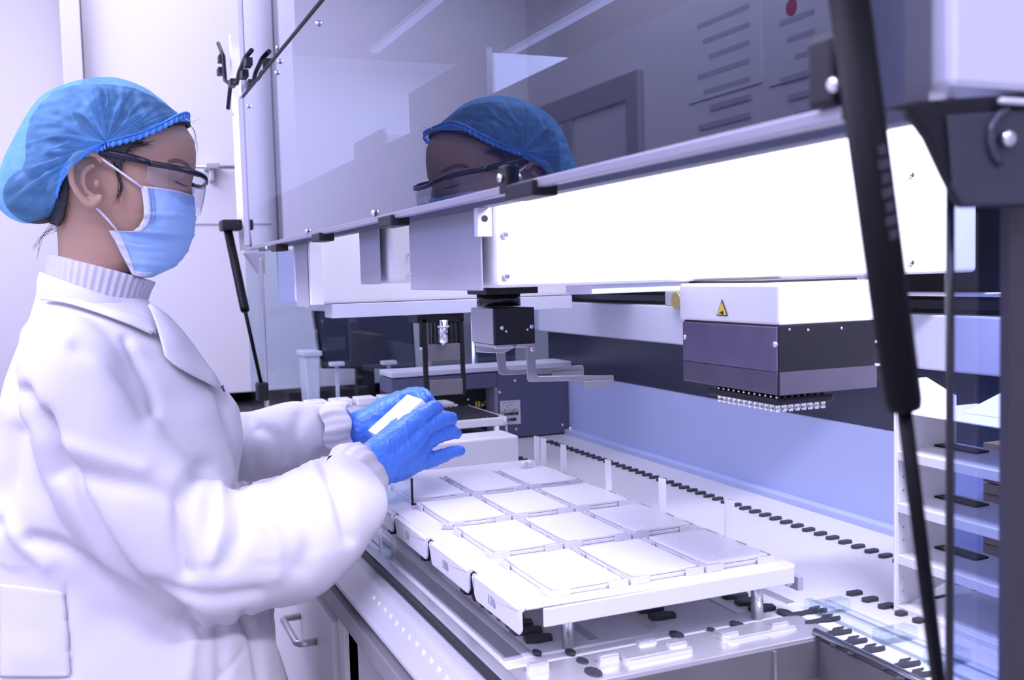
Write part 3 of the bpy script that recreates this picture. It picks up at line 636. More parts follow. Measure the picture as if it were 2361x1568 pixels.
# tube tool with tall legs under far arm
tt = empty('tube_gripper_tool', (0.62, 1.84, 1.2), 'tall black framed tool with silver cylinder under the far arm rail', 'tool')
yy = 1.845
def TB(px0, px1, py0, py1, m, nm, y=yy, d=.012, bev=.001):
    a = aY(px0, py0, y); b = aY(px1, py1, y); return MB().box(a.x, b.x, y, y + d, b.z, a.z).build(nm, m, tt, bevel=bev)
TB(962, 1070, 727, 741, M_black, 'head_plate', d=.06)
MB().prism([aY(973, 735, yy), aY(983, 735, yy), aY(990, 905, yy), aY(980, 905, yy)], (0, .008, 0)).build('leg', M_black, tt, bevel=.001)
MB().prism([aY(1058, 735, yy), aY(1068, 735, yy), aY(1076, 905, yy), aY(1068, 912, yy)], (0, .008, 0)).build('leg', M_black, tt, bevel=.001)
TB(986, 1062, 795, 829, M_darksteel, 'cross_plate', d=.006)
TB(990, 1068, 878, 908, M_darksteel, 'foot_plate', d=.006)
for i in range(8): 
    a = aY(984 + i * 9.5, 742, yy + .02); b = aY(991 + i * 9.5, 796, yy + .02)
    MB().box(a.x, b.x, yy + .01, yy + .03, b.z, a.z).build('fin', M_blackg, tt, bevel=.0015)
a = aY(1022, 738, yy - .012); b = aY(1022, 789, yy - .012)
MB().tube([a, b, b - Vector((0, 0, .002)), b - Vector((0, 0, .006))], [.0098, .0098, .005, .004], 20).build('cylinder', M_chrome, tt)
a = aY(1022, 751, yy - .012); MB().tube([a, a - Vector((0, 0, .003))], .0115, 20).build('collar', M_white2, tt)
MB().tube([aY(970, 740, yy), aY(971, 800, yy)], .003).build('side_rod', M_black, tt)
screw(aY(971, 804, yy - .001), (0, -1, 0), .003, tt)
# ================================================================== SHELF RACK on the right
rk = empty('shelf_rack', (0.9, 0.8, D), 'white sheet metal shelf rack standing at right of the deck', 'rack')
RY = 0.866
pts = [(2063, 1413), (2063, 900), (2072, 876), (2137, 870), (2205, 912), (2205, 1040), (2200, 1330)]
MB().prism([aY(px, py, RY) for px, py in pts], (0, .0015, 0)).build('back_plate', M_white, rk)
xe = aY(2066, 1000, RY).x
MB().box(xe - .001, xe + .0015, RY - .002, RY + .0015, D, aY(2063, 900, RY).z).build('upright_edge', M_white2, rk)
for k, py in enumerate((1040, 1160, 1279, 1396)):
    z = aY(2068, py, RY).z
    mb = MB().box(xe + .002, xe + .09, 0.50, RY - .001, z - .001, z + .0006)
    mb.box(xe, xe + .002, 0.50, RY - .001, z - .010, z + .0006)
    mb.build('shelf', M_white, rk, bevel=0.001)
    MB().box(xe + .055, xe + .075, RY - .06, RY - .002, z + .0006, z + .003).build('shelf_stop', M_black, rk)
z = aY(2068, 948, RY).z
MB().box(xe + .002, xe + .12, 0.6, RY - .001, z - .002, z).prism([(xe + .05, .6, z), (xe + .12, .6, z + .022), (xe + .12, .6, z)], (0, .22, 0)).build('top_tray', M_white, rk, bevel=0.001)
MB().box(xe + .003, xe + .15, .45, RY - .01, D, D + .010).build('base_plate', M_white2, rk, bevel=0.002)
for py in (1100, 1130, 1180, 1215, 1245, 1300, 1332, 1362):
    p = aY(2082, py, RY - .001); MB().tube([p, p + Vector((0, -.001, 0))], .0012, 8).build('rivet', M_chrome, rk)
cb = MB()  # added sheets standing in for a brown reflection in the near-end glass
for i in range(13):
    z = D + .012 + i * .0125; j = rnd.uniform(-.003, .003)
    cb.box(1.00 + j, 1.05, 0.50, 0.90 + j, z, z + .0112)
tag(cb.build('cardboard_reflection', M_card_refl), 'added stand-in for brown cardboard sheets behind the white shelf rack', 'mirrored cardboard')
# ================================================================== HOOD (raised sash)
M_strut = mat('matte black paint', (0.004, 0.004, 0.005), 0.5, spec=0.12)
hood = empty('front_hood', (0.31, 1.3, 1.4), 'raised smoked glass front hood with metal edges reflecting the person', 'hood')
XS = 0.310; HY0 = 0.355; HY1 = 2.12
ZS0 = 1.4135; ZS1 = 1.722
LEAN = 0.0   # top leans
MB().box(XS, XS + .004, HY0, HY1, ZS0 + .006, ZS1).build('glass_panel', M_glass, hood)
MB().box(XS + .006, XS + .010, HY0, HY1, ZS1 + .008, 2.02).build('upper_glass_panel', M_glass2, hood)
MB().box(XS - .001, XS + .007, HY0, HY1, ZS0, ZS0 + .007).build('bottom_rail', mat('grey rail paint', (.30, .30, .36), .35, metal=.4), hood, bevel=0.001)
MB().tube([(XS + .002, HY0, ZS1 + .004), (XS + .002, HY1 + .02, ZS1 + .004)], .0045, 10).build('seam_rod', M_strut, hood)
y0 = aX(560, 500, XS).y
MB().box(XS - .002, XS + .012, HY1, HY1 + .06, ZS0 + .01, ZS1 + .01).box(XS + .004, XS + .012, HY1, HY1 + .05, ZS1 + .01, 2.02).build('end_strip', M_greyplate, hood, bevel=0.001)
for (px, py) in [(573, 245), (638, 168), (733, 54), (616, 572), (709, 534), (863, 491), (644, 142), (640, 110), (538, 262)]:
    screw(aX(px, py, XS - .001), (-1, 0, 0), .0040, hood)
for k, (px, py) in enumerate([(637, 572), (735, 548), (895, 511), (1205, 440)]):
    c = aX(px, py, XS); mb = MB()
    mb.prism([(XS - .006, c.y - .03, c.z - .006), (XS + .016, c.y - .03, c.z - .006), (XS + .016, c.y + .03, c.z - .006), (XS - .006, c.y + .022, c.z - .006)], (0, 0, .012))
    if k == 3: mb.box(XS - .006, XS - .001, c.y + .018, c.y + .034, c.z, c.z + .022)
    mb.build('latch_block', M_black, hood, bevel=0.0015)
screw(aX(1155, 410, XS - .007), (-1, 0, 0), .0035, hood)
c = aX(1917, 215, XS)
MB().box(XS - .006, XS, c.y - .008, c.y + .010, 1.42, 1.452).build('hinge_plate', M_black, hood, bevel=0.003)
screw(aX(1925, 195, XS - .006), (-1, 0, 0), .0035, hood)
# forked cable clip at the far upper corner
fk = []
for pp in ([(503, 100), (515, 130), (519, 185), (528, 192)], [(580, 116), (566, 132), (552, 165), (546, 192)], [(528, 192), (546, 192)], [(531, 200), (526, 250)]):
    fk.append([aX(px, py, XS - .01) for px, py in pp])
mb = MB()
for q_ in fk: mb.tube(q_, .0045, 10)
for (px, py) in [(510, 136), (508, 165), (572, 145), (563, 172), (536, 192)]: 
    c = aX(px, py, XS - .012); mb.box(c.x - .006, c.x + .006, c.y - .018, c.y + .018, c.z - .007, c.z + .007)
mb.build('forked_clip', M_black, hood)
# gas struts
def strut(lb, P0, P1, P2, r1, r2, cap):
    e = empty('gas_strut', P0, lb, 'strut', 'gas struts of the hood')
    P0, P1, P2 = map(Vector, (P0, P1, P2)); d = (P1 - P0).normalized()
    MB().tube([P0, P1 - d * .004, P1], [r1, r1, r1 * .92], 24).build('cylinder', M_strut, e)
    MB().tube([P1, P2], r2, 16).build('piston_rod', M_strut, e)
    if cap:
        MB().box(P2.x - .012, P2.x + .012, P2.y - .016, P2.y + .016, P2.z - .03, P2.z + .01).build('lower_socket', M_black, e, bevel=.004)
        MB().box(P0.x - .014, P0.x + .030, P0.y - .03, P0.y + .03, P0.z - .012, P0.z + .012).build('upper_bracket', M_black, e, bevel=.004)
    return e
yS = 2.16
strut('black gas strut at the far end of the hood beside the white panel', aX(523, 520, .29), aX(565, 716, .30), aX(604, 892, .335), .0095, .004, True)
P0 = aY(1955, -20, .34); P1 = aY(2084, 940, .36); P2 = aY(2172, 1640, .37)
st = strut('large blurred black gas strut in the right foreground', P0, P1, P2, .0085, .0035, False)
# grey rating text on the cylinder
d = (P1 - P0).normalized()
mb = MB()
for i in range(7):
    c = P0 + (P1 - P0) * (.36 + .033 * i); n_ = Vector((-.05, -1, 0)).normalized(); s_ = d.cross(n_)
    mb.obox(c + n_ * .0084, s_ * .0032 * (1 if i % 2 else .7), d * .0022, n_ * .0002)
mb.build('printed_text', mat('faded print', (.04, .04, .05), .6), st)
# near end of housing, blurred at the upper right
nh = empty('hood_end_housing', (0.5, 0.36, 1.45), 'blurred pale metal end housing at the upper right corner with black bracket', 'housing')
yq = 0.36
x_a = aY(2195, 100, yq).x; z_a = aY(2250, 205, yq).z; 
MB().box(x_a, .62, yq, yq + .05, z_a, 1.60).build('end_cover', M_rail, nh, bevel=.004)
x_b = aY(2060, 100, yq + .03).x
MB().box(x_b, x_a + .01, yq + .03, yq + .05, z_a, 1.60).build('dark_side', M_dark, nh)
pts = [(2035, 252), (2120, 232), (2361, 215), (2420, 215), (2420, 475), (2222, 478), (2185, 405), (2145, 320), (2098, 255)]
MB().prism([aY(px, py, yq) for px, py in pts], (0, .006, 0)).build('bracket', M_black, nh, bevel=.002)
MB().prism([aY(px, py, yq - .002) for px, py in [(2185, 265), (2420, 250), (2420, 470), (2225, 474), (2200, 430)]], (0, .002, 0)).build('bracket_face', mat('dark slate plate', (.045, .05, .07), .4), nh, bevel=.001)
mb = MB(); c = aY(2330, 320, yq - .003)
rr = []
for k in range(11):
    t = math.radians(100 + 14 * k); rr.append(c + Vector((math.cos(t) * .0135, 0, math.sin(t) * .0135)))
MB().tube(rr, .0022, 8).build('slot_ring', M_dark, nh)
screw(aY(2321, 320, yq - .004), (0, -1, 0), .0042, nh)
a = aY(2300, 225, yq - .003); b = aY(2420, 247, yq - .003)
MB().box(a.x, b.x, yq - .006, yq - .002, b.z, a.z).build('light_slot', M_white2, nh, bevel=.002)
MB().box(aY(2185, 600, .40).x, .62, .395, .40, 1.44, 1.60).build('inner_cover', M_dark, nh)
# ================================================================== PERSON
YH = 1.44
M_skin = mat('skin', (0.46, 0.27, 0.19), 0.5, noise_amt=0.07, nscale=25, bump=0.08, bscale=220)
M_skin.node_tree.nodes['Principled BSDF'].inputs['Subsurface Weight'].default_value = 0.12
M_skin.node_tree.nodes['Principled BSDF'].inputs['Subsurface Radius'].default_value = (0.01, 0.004, 0.002)
M_hair = mat('black hair', (0.022, 0.017, 0.018), 0.45, noise_amt=0.3, nscale=60, stretch=(1, 4, 1))
M_brow = mat('eyebrow hair', (0.16, 0.10, 0.08), 0.7)
M_coat = mat('white lab coat cotton', (0.62, 0.61, 0.64), 0.8, bump=0.12, bscale=350)
M_knit = mat('white ribbed knit', (0.56, 0.54, 0.59), 0.9, bump=0.2, bscale=300)
M_mask = mat('pale blue mask fabric', (0.34, 0.54, 0.86), 0.75, noise_amt=0.06, nscale=40, bump=0.08, bscale=500)
M_maskw = mat('white mask edging', (0.66, 0.70, 0.86), 0.75)
M_cord = mat('white elastic', (0.82, 0.80, 0.84), 0.6)
M_glove = mat('blue nitrile', (0.075, 0.25, 0.86), 0.38, noise_amt=0.12, nscale=30, bump=0.35, bscale=75)
M_frameg = mat('black spectacle frame', (0.015, 0.012, 0.025), 0.2)
M_trouser = mat('dark trousers', (0.05, 0.05, 0.07), 0.8)
# cap: thin translucent non-woven fabric
def cap_mat():
    m = bpy.data.materials.new('blue bouffant fabric'); m.use_nodes = True; nt = m.node_tree; nt.nodes.clear(); L = nt.links.new
    N = nt.nodes.new
    out = N('ShaderNodeOutputMaterial'); tr = N('ShaderNodeBsdfTransparent'); tr.inputs[0].default_value = (0.60, 0.84, 1, 1)
    df = N('ShaderNodeBsdfDiffuse'); df.inputs[0].default_value = (0.26, 0.56, 0.92, 1)
    tl = N('ShaderNodeBsdfTranslucent'); tl.inputs[0].default_value = (0.30, 0.62, 0.98, 1)
    a1_ = N('ShaderNodeMixShader'); a1_.inputs[0].default_value = 0.35; L(df.outputs[0], a1_.inputs[1]); L(tl.outputs[0], a1_.inputs[2])
    tc = N('ShaderNodeTexCoord'); mp = N('ShaderNodeMapping'); mp.inputs['Scale'].default_value = (1, 1, 2.2); mp.inputs['Rotation'].default_value = (0, .5, 0); L(tc.outputs['Object'], mp.inputs[0])
    n1 = N('ShaderNodeTexNoise'); n1.inputs['Scale'].default_value = 38; n1.inputs['Detail'].default_value = 6; L(mp.outputs[0], n1.inputs[0])
    at = N('ShaderNodeAttribute'); at.attribute_name = 'fold'
    ma = N('ShaderNodeMath'); ma.operation = 'MULTIPLY_ADD'; ma.inputs[1].default_value = 0.4; ma.inputs[2].default_value = 0.12; L(n1.outputs['Fac'], ma.inputs[0])
    mb_ = N('ShaderNodeMath'); mb_.operation = 'MULTIPLY_ADD'; mb_.inputs[1].default_value = 0.45; mb_.use_clamp = True; L(at.outputs['Fac'], mb_.inputs[0]); L(ma.outputs[0], mb_.inputs[2])
    mx = N('ShaderNodeMixShader'); L(mb_.outputs[0], mx.inputs[0]); L(tr.outputs[0], mx.inputs[1]); L(a1_.outputs[0], mx.inputs[2]); L(mx.outputs[0], out.inputs[0])
    return m
M_cap = cap_mat()
M_lens = glass('spectacle lens', (0.84, 0.85, 0.90), 2.2, extra=.03)
ps = empty('person', (0.02, YH, 0), 'person in white lab coat, blue cap, mask and gloves holding a white plate', 'person')
def H(px, py, y=YH): return aY(px, py, y)
def lerp(a, b, t): return a + (b - a) * t
def table(T_, y):
    for i in range(len(T_) - 1):
        if T_[i][0] <= y <= T_[i + 1][0]:
            t = (y - T_[i][0]) / (T_[i + 1][0] - T_[i][0]); t = t * t * (3 - 2 * t) * .5 + t * .5
            return [lerp(a, b, t) for a, b in zip(T_[i][1:], T_[i + 1][1:])]
    return list(T_[-1][1:] if y > T_[-1][0] else T_[0][1:])
HT = [(206, 256, 222, .004), (209, 285, 190, .020), (216, 315, 165, .032), (235, 352, 128, .048), (262, 390, 102, .060), (290, 426, 84, .069), (330, 448, 75, .0765), (360, 451.5, 74, .077), (385, 450.5, 76, .0765), (400, 449, 80, .076), (415, 444, 86, .0755), (428, 441, 92, .075),
      (445, 443, 100, .0745), (465, 443, 112, .073), (485, 441, 121, .071), (505, 433, 127, .0685), (530, 428, 131, .065), (555, 416, 133, .061), (580, 398, 134, .058), (600, 372, 134, .055), (618, 330, 134, .053), (640, 300, 130, .052), (700, 290, 115, .055), (800, 320, 110, .075), (860, 360, 90, .10), (950, 420, 60, .12), (1050, 450, 40, .12), (1250, 470, 20, .13), (1450, 480, 10, .14), (1600, 480, 10, .14)]
def head_row(py, seg=72, off=0.0):
    f, b, hw = table(HT, py); pf = H(f, py); pb = H(b, py); z = pf.z
    cx = (pf.x + pb.x) / 2; rx = (pf.x - pb.x) / 2; row = []
    for k in range(seg):
        th = 2 * math.pi * k / seg; c, s = math.cos(th), math.sin(th)
        n = 2.25; ca_ = abs(c) ** (2 / n) * (1 if c > 0 else -1); sa = abs(s) ** (2 / n) * (1 if s > 0 else -1)
        wd = hw * (1 - .10 * max(0, c) ** 2) if py < 640 else hw
        xx = rx * ca_; yy_ = wd * sa
        if 395 < py < 520 and c > 0:       # eye sockets and cheek
            ez = math.exp(-((py - 424) / 13) ** 2); az = math.exp(-((abs(th if th < math.pi else 2 * math.pi - th) - .62) / .26) ** 2)
            xx -= .010 * ez * az; yy_ *= 1 - .05 * ez * az
            ek = math.exp(-((py - 424) / 7) ** 2) * math.exp(-((abs(th if th < math.pi else 2 * math.pi - th) - .62) / .15) ** 2)
            xx += .005 * ek
            cz = math.exp(-((py - 475) / 22) ** 2) * math.exp(-((abs(th if th < math.pi else 2 * math.pi - th) - .85) / .3) ** 2)
            yy_ *= 1 + .03 * cz
        l = math.hypot(xx, yy_) or 1
        row.append(Vector((cx + xx * (1 + off / l), YH + yy_ * (1 + off / l), z)))
    return row
pys = [206, 208, 211] + list(range(215, 660, 5)) + list(range(660, 1610, 25))
body = MB().grid([head_row(y) for y in pys], True)
body.add([H(240, 204)] + head_row(206), [(0, 1 + i, 1 + (i + 1) % 72) for i in range(72)], True)
# arms inside the sleeves and legs, part of the same body mesh
RW = aY(862, 1075, 1.385); RE = aY(395, 1290, 1.27); RS = aY(160, 850, 1.32)
LW = aY(800, 985, 1.605); LE = aY(470, 1045, 1.65); LS = aY(250, 900, 1.57)
body.tube([RS + Vector((0, .06, .02)), RS, ins(RS, RE, .5), RE, ins(RE, RW, .5), RW, RW + (RW - RE).normalized() * .03], [.04, .045, .042, .034, .028, .016, .014], 20)
body.tube([LS + Vector((0, -.06, .02)), LS, ins(LS, LE, .5), LE, ins(LE, LW, .5), LW, LW + (LW - LE).normalized() * .03], [.04, .045, .042, .034, .028, .016, .014], 20)
xm = H(230, 1000).x
for sy in (-.09, .09):
    body.tube([(xm, YH + sy * .8, .92), (xm + .01, YH + sy, .80), (xm + .02, YH + sy, .48), (xm, YH + sy, .10), (xm, YH + sy, .05)], [.10, .09, .06, .042, .045], 20)
body_o = body.build('body', M_skin, ps)
# ear (near and far)
def ear(side):
    ysurf = YH + side * .078
    C = H(203, 430, YH)
    mb = MB()
    rim = [(232, 392), (222, 378), (204, 372), (184, 374), (170, 388), (165, 412), (170, 440), (184, 464), (200, 481), (213, 484), (226, 474), (232, 462)]
    P = [H(px, py) for px, py in rim]
    tops = []
    for i, p in enumerate(P):
        t = i / (len(P) - 1); lift = .010 + .007 * math.sin(math.pi * min(1, t * 1.1))
        tops.append(Vector((p.x, ysurf + side * lift, p.z)))
    rad = [.0028, .0034, .0042, .0044, .0044, .0042, .004, .0042, .005, .0062, .0055, .004]
    # smooth
    def sm(L_, n=3):
        o = []
        for i in range(len(L_) - 1):
            for k in range(n): o.append(lerp(L_[i], L_[i + 1], k / n))
        return o + [L_[-1]]
    mb.tube(sm(tops), sm(rad), 12)
    # concha bowl
    cen = Vector((H(216, 430).x, ysurf - side * .003, H(216, 430).z)); rows = [[Vector((p.x, ysurf - side * .004, p.z)) * 1.0 for p in tops], tops]
    rows.append([lerp(Vector((p.x, p.y - side * .006, p.z)), Vector((cen.x, p.y - side * .006, cen.z)), .22) for p in tops]); rows.append([lerp(Vector((p.x, p.y - side * .003, p.z)), cen, .5) for p in tops]); rows.append([lerp(Vector((p.x, p.y - side * .010, p.z)), cen, .8) for p in tops])
    mb.grid(rows)
    # antihelix, tragus, lobe
    ah = [H(px, py) for px, py in [(218, 398), (206, 402), (194, 415), (192, 436), (200, 456), (212, 462)]]
    mb.tube(sm([Vector((p.x, ysurf + side * .009, p.z)) for p in ah]), [.0032] * (len(ah) * 3 - 2), 10)
    p = H(222, 438); mb.ball(Vector((p.x, ysurf + side * .006, p.z)), .0062, sc=(.7, .8, 1.1))
    p = H(214, 474); mb.ball(Vector((p.x, ysurf + side * .008, p.z)), .0085, sc=(1, .5, 1))
    o = mb.build('ear', M_skin, ps)
    md = o.modifiers.new('r', 'REMESH'); md.mode = 'VOXEL'; md.voxel_size = .0014; sm_ = o.modifiers.new('s', 'SMOOTH'); sm_.factor = .5; sm_.iterations = 5
    md.use_smooth_shade = True
    return o
ear(-1); ear(1)
# surface patch on the head selected by a pixel polygon
def inpoly(x, y, P):
    c = False; j = len(P) - 1
    for i in range(len(P)):
        if (P[i][1] > y) != (P[j][1] > y) and x < (P[j][0] - P[i][0]) * (y - P[i][1]) / (P[j][1] - P[i][1]) + P[i][0]: c = not c
        j = i
    return c
def topx(v):
    q_ = RC.transposed() @ (v - Vector((0, 0, CAMZ))); return CX + F * q_.x / -q_.z, CY - F * q_.y / -q_.z
def patch(poly, y0, y1, off, name, m, both=True, thick=.0015, step=1.5, seg=240, parent=ps, clip_near=True):
    rows = []; y = y0
    while y <= y1: rows.append(head_row(y, seg, off)); y += step
    mb = MB(); mb.v = [tuple(p) for r in rows for p in r]
    for i in range(len(rows) - 1):
        for k in range(seg):
            k2 = (k + 1) % seg; c = (rows[i][k] + rows[i + 1][k2]) / 2
            cc = Vector((c.x, 2 * YH - c.y, c.z)) if c.y > YH else c
            x_, y_ = topx(Vector((cc.x, YH, cc.z)))
            if inpoly(x_, y_, poly): mb.f.append((i * seg + k, i * seg + k2, (i + 1) * seg + k2, (i + 1) * seg + k)); mb.sm.append(True)
    o = mb.build(name, m, parent)
    s = o.modifiers.new('t', 'SOLIDIFY'); s.thickness = thick; s.offset = 1
    return o
hair_poly = [(60, 200), (300, 200), (345, 215), (395, 245), (432, 284), (436, 292), (425, 294), (400, 300), (372, 312), (345, 326), (322, 340), (300, 352), (287, 368), (280, 392), (276, 415), (268, 402), (256, 388), (240, 378), (225, 372), (200, 370), (172, 382), (166, 400), (162, 430), (158, 470), (151, 505), (140, 526), (128, 515), (60, 515)]
hair = patch(hair_poly, 207, 566, .0045, 'hair', M_hair, thick=.003, step=2)
# bun and strands
mb = MB()
c = H(86, 452); mb.ball(c, .038, 24, 16, (1.05, 1.05, .95))
c = H(110, 400); mb.ball(c, .030, 24, 16, (1, 1.6, 1))
mb.build('hair_bun', M_hair, hair)
rs = random.Random(11)
mb = MB()
def strand(pts, yoff, r=.00045):
    P = [H(px, py, YH - yoff) for px, py in pts]; o = []
    n = len(P)
    for i in range(n - 1):
        p0 = P[max(i - 1, 0)]; p1 = P[i]; p2 = P[i + 1]; p3 = P[min(i + 2, n - 1)]
        for k in range(4):
            t = k / 4; o.append(.5 * ((2 * p1) + (p2 - p0) * t + (2 * p0 - 5 * p1 + 4 * p2 - p3) * t * t + (3 * p1 - p0 - 3 * p2 + p3) * t ** 3))
    o.append(P[-1]); mb.tube(o, [r * (1 - .7 * i / len(o)) for i in range(len(o))], 5)
for i in range(16):
    j = rs.uniform; a = j(-6, 6)
    strand([(268 + a, 378 + j(-4, 4)), (276 + a, 408), (282 + a + j(-6, 3), 435), (272 + j(-14, 4) + a, 462 + j(-8, 14))], .081 - .001 * abs(a) * .3)
for i in range(26):
    j = rs.uniform; a = j(0, 1)
    strand([(235 + 90 * a + j(-3, 3), 348 - 22 * a), (262 + 82 * a, 352 - 24 * a + j(-3, 3)), (290 + 68 * a + j(-8, 8), 356 - 30 * a + j(-6, 12))], .0815 - .004 * a)
for i in range(10):
    j = rs.uniform
    strand([(138, 500 + j(-25, 45)), (118 + j(-6, 6), 528 + j(-10, 10)), (96 + j(-8, 8), 545 + j(-12, 12)), (74 + j(-4, 14), 590 + j(-25, 10))], j(-.02, .03), .0003)
for i in range(5):
    j = rs.uniform
    strand([(432, 285), (446 + j(-2, 2), 300), (452 + j(-3, 3), 330 + j(-6, 6)), (455 + j(-3, 4), 352 + j(-6, 6))], j(-.01, .01), .00022)
strand([(432, 283), (450, 284), (470, 286)], 0, .0002); strand([(440, 281), (458, 275), (471, 264)], 0, .0002)
mb.build('loose_hair', M_hair, hair, kind='stuff')
# eyebrow, eyelid line and lashes
patch([(378, 383), (392, 377), (410, 377), (428, 384), (440, 396), (430, 395), (412, 386), (395, 385), (384, 388)], 372, 400, .0006, 'eyebrow', M_brow, thick=.0007, step=.8, seg=420)
patch([(398, 424), (408, 427), (420, 431), (432, 432), (430, 434), (418, 434), (404, 430), (394, 425)], 420, 438, .0006, 'eyelashes', M_hair, thick=.0008, step=.6, seg=480)
# ---- bouffant cap
def catmull(P, n=6, closed=False):
    o = []; m = len(P)
    for i in range(m - 1):
        p0 = P[max(i - 1, 0)]; p1 = P[i]; p2 = P[i + 1]; p3 = P[min(i + 2, m - 1)]
        for k in range(n):
            t = k / n; o.append(tuple(.5 * (2 * b + (c - a) * t + (2 * a - 5 * b + 4 * c - d) * t * t + (3 * b - a - 3 * c + d) * t ** 3) for a, b, c, d in zip(p0, p1, p2, p3)))
    o.append(tuple(P[-1])); return o
outl = catmull([(434, 288), (424, 276), (400, 258), (370, 232), (330, 205), (285, 188), (240, 182), (190, 187), (145, 200), (105, 217), (72, 250), (44, 295), (18, 345), (-2, 395), (-10, 440), (-4, 478), (20, 500), (55, 514), (92, 514), (118, 503), (129, 480)], 10)
GC = (243, 350)
rows = []; NS = 34; fold = []
M_ = len(outl)
for i, (ox, oy) in enumerate(outl):
    u = i / (M_ - 1); ang = math.atan2(oy - GC[1], ox - GC[0])
    row = []; frow = []
    for side in (0, 1):
        rng = range(NS + 1) if side == 0 else range(NS - 1, -1, -1)
        for k in rng:
            s = k / NS
            # rim curvature: rays near both ends bow so that the rim hugs brow and nape
            px = lerp(GC[0], ox, s); py = lerp(GC[1], oy, s)
            if u < .12: py += (1 - u / .12) * 9 * math.sin(math.pi * s) * -.3
            if u > .72: k_ = ((u - .72) / .28) ** 1.5 * math.sin(math.pi * s); px -= 22 * k_; py -= 25 * k_
            prof = (max(0, 1 - s ** (3.6 if u < .45 else lerp(3.6, 2.6, min(1, (u - .45) / .3))))) ** .5
            puff = .010 + .026 * math.sin(math.pi * min(1, s * 1.15)) * math.sin(math.pi * min(1, max(0, u))) ** .6
            hw = (.0815 + puff) * prof
            wr = math.sin(u * 62 + 2.2 * math.sin(u * 19)) + .6 * math.sin(u * 131 + 3 * s)
            n_ = noise.noise(Vector((px * .02, py * .02, side * 3 + .5)))
            n2 = noise.noise(Vector((px * .055 + 7, py * .055, side * 3)))
            rid = (1 - abs(noise.noise(Vector((u * 17, s * 1.4 + 2.3, side)))) * 5)
            rid = max(0, rid)
            amp = math.sin(math.pi * min(1, s * 1.0 + .06))
            d = amp * (.0016 * wr * (1 - s * .5) + .012 * n_ + .007 * n2 + .0045 * rid)
            fd = max(0, min(1, .16 * (1 + wr) * (1.1 - s) + .5 * rid ** 2 * (1 - s * .4) + max(0, .28 - s) * 1.5 + (.5 if u < .03 or u > .985 else 0) + max(0, s - .9) * 3 * (0.6)))
            p = H(px, py); yv = YH + (-1 if side == 0 else 1) * (hw + d * (1 if prof > .2 else .3))
            rr_ = 1 + (.004 * wr * .5 + .010 * n_) * (s ** 2)
            ce_ = H(*GC)
            p = ce_ + (p - ce_) * rr_
            row.append(Vector((p.x, yv, p.z))); frow.append(fd)
    rows.append(row); fold.append(frow)
mb = MB().grid(rows)
cap = MB(); cap.v = mb.v; cap.f = mb.f; cap.sm = mb.sm
me = bpy.data.meshes.new('bouffant_cap'); me.from_pydata(mb.v, [], mb.f); me.polygons.foreach_set('use_smooth', mb.sm)
at = me.attributes.new('fold', 'FLOAT', 'POINT'); at.data.foreach_set('value', [f for r in fold for f in r])
me.materials.append(M_cap); cap_o = bpy.data.objects.new('bouffant_cap', me); COL.objects.link(cap_o); attach(cap_o, ps)
# elastic rim with ruffles
M_rim = mat('gathered blue rim', (0.10, 0.33, 0.80), 0.6, noise_amt=.15, nscale=80)
def rim(P, hwf, nm, amp=.0028):
    P = catmull(P, 14)
    for sd in (-1, 1):
        r0, r1, r2 = [], [], []
        for i, (px, py) in enumerate(P):
            u = i / (len(P) - 1); hw = hwf(u); z = math.sin(i * 1.25) * amp
            p = H(px, py); r0.append(Vector((p.x, YH + sd * hw, p.z)))
            q_ = H(px + 1, py + 9); r1.append(Vector((q_.x, YH + sd * (hw + .001 + z), q_.z)))
            q_ = H(px + 2, py + 14 + 2 * math.sin(i * 1.25 + 1)); r2.append(Vector((q_.x, YH + sd * (hw - .0005 + z * 1.2), q_.z)))
        m_ = MB().grid([r0, r1, r2]); o = m_.build(nm, M_rim, cap_o); s = o.modifiers.new('t', 'SOLIDIFY'); s.thickness = .0006
        MB().tube([a + Vector((0, sd * .001, 0)) for a in r0], .0012, 6).build('elastic', M_rim, cap_o)
def hwfront(u): return .0915 * max(.0, 1 - (u ** 3.2)) ** .5 + .002
rim([(243, 348), (280, 338), (320, 326), (360, 308), (395, 288), (420, 276), (434, 276)], hwfront, 'ruffle')
def hwback(u): return .0915 * max(0, 1 - (u ** 2.8) * .98) ** .5
rim([(240, 350), (213, 360), (183, 372), (162, 386), (146, 412), (135, 446), (128, 478)], hwback, 'ruffle', .002)
# ---- mask
Lr = [(0, 318, 441, 446, 456), (.12, 322, 464, 447.5, 472), (.24, 325, 490, 449, 490), (.36, 324, 512, 449, 512), (.46, 314, 530, 447, 532), (.52, 300, 540, 444, 545), (.58, 248, 537, 441, 553), (.68, 262, 560, 433, 575), (.8, 277, 590, 420, 596), (.9, 289, 612, 400, 615), (1, 301, 634, 352, 637)]
rows = []; rows_edge = []
for i in range(61):
    t = i / 60; xl0, yl, xf, yf = table(Lr, t)
    pl = sum(1 for b in (.30, .5, .7, .86) if t > b); ple = 0
    for b in (.30, .5, .7, .86):
        d = t - b
        if -.004 < d < .05: ple += .0030 * (1 - d / .05)
    row = []
    for sd in (-1, 1):
        rng = range(25) if sd == -1 else range(23, -1, -1)
        for k in rng:
            s = k / 24; px = lerp(xl0, xf, s); py = lerp(yl, yf, s) + 5 * math.sin(math.pi * s) * (t - .3)
            hw0 = lerp(.0765, .058, max(0, (t - .3) / .7)) if t > .3 else .0765
            hw = hw0 * (1 - s ** 2.1) ** .5 * (1 if s < .98 else 1) + .0
            hw += ple * (1 - s) ** .3 + .0012 * noise.noise(Vector((px * .05, py * .08, 0)))
            p = H(px + ple * 900 * s ** 3, py)
            row.append(Vector((p.x, YH + sd * hw, p.z)))
    rows.append(row)
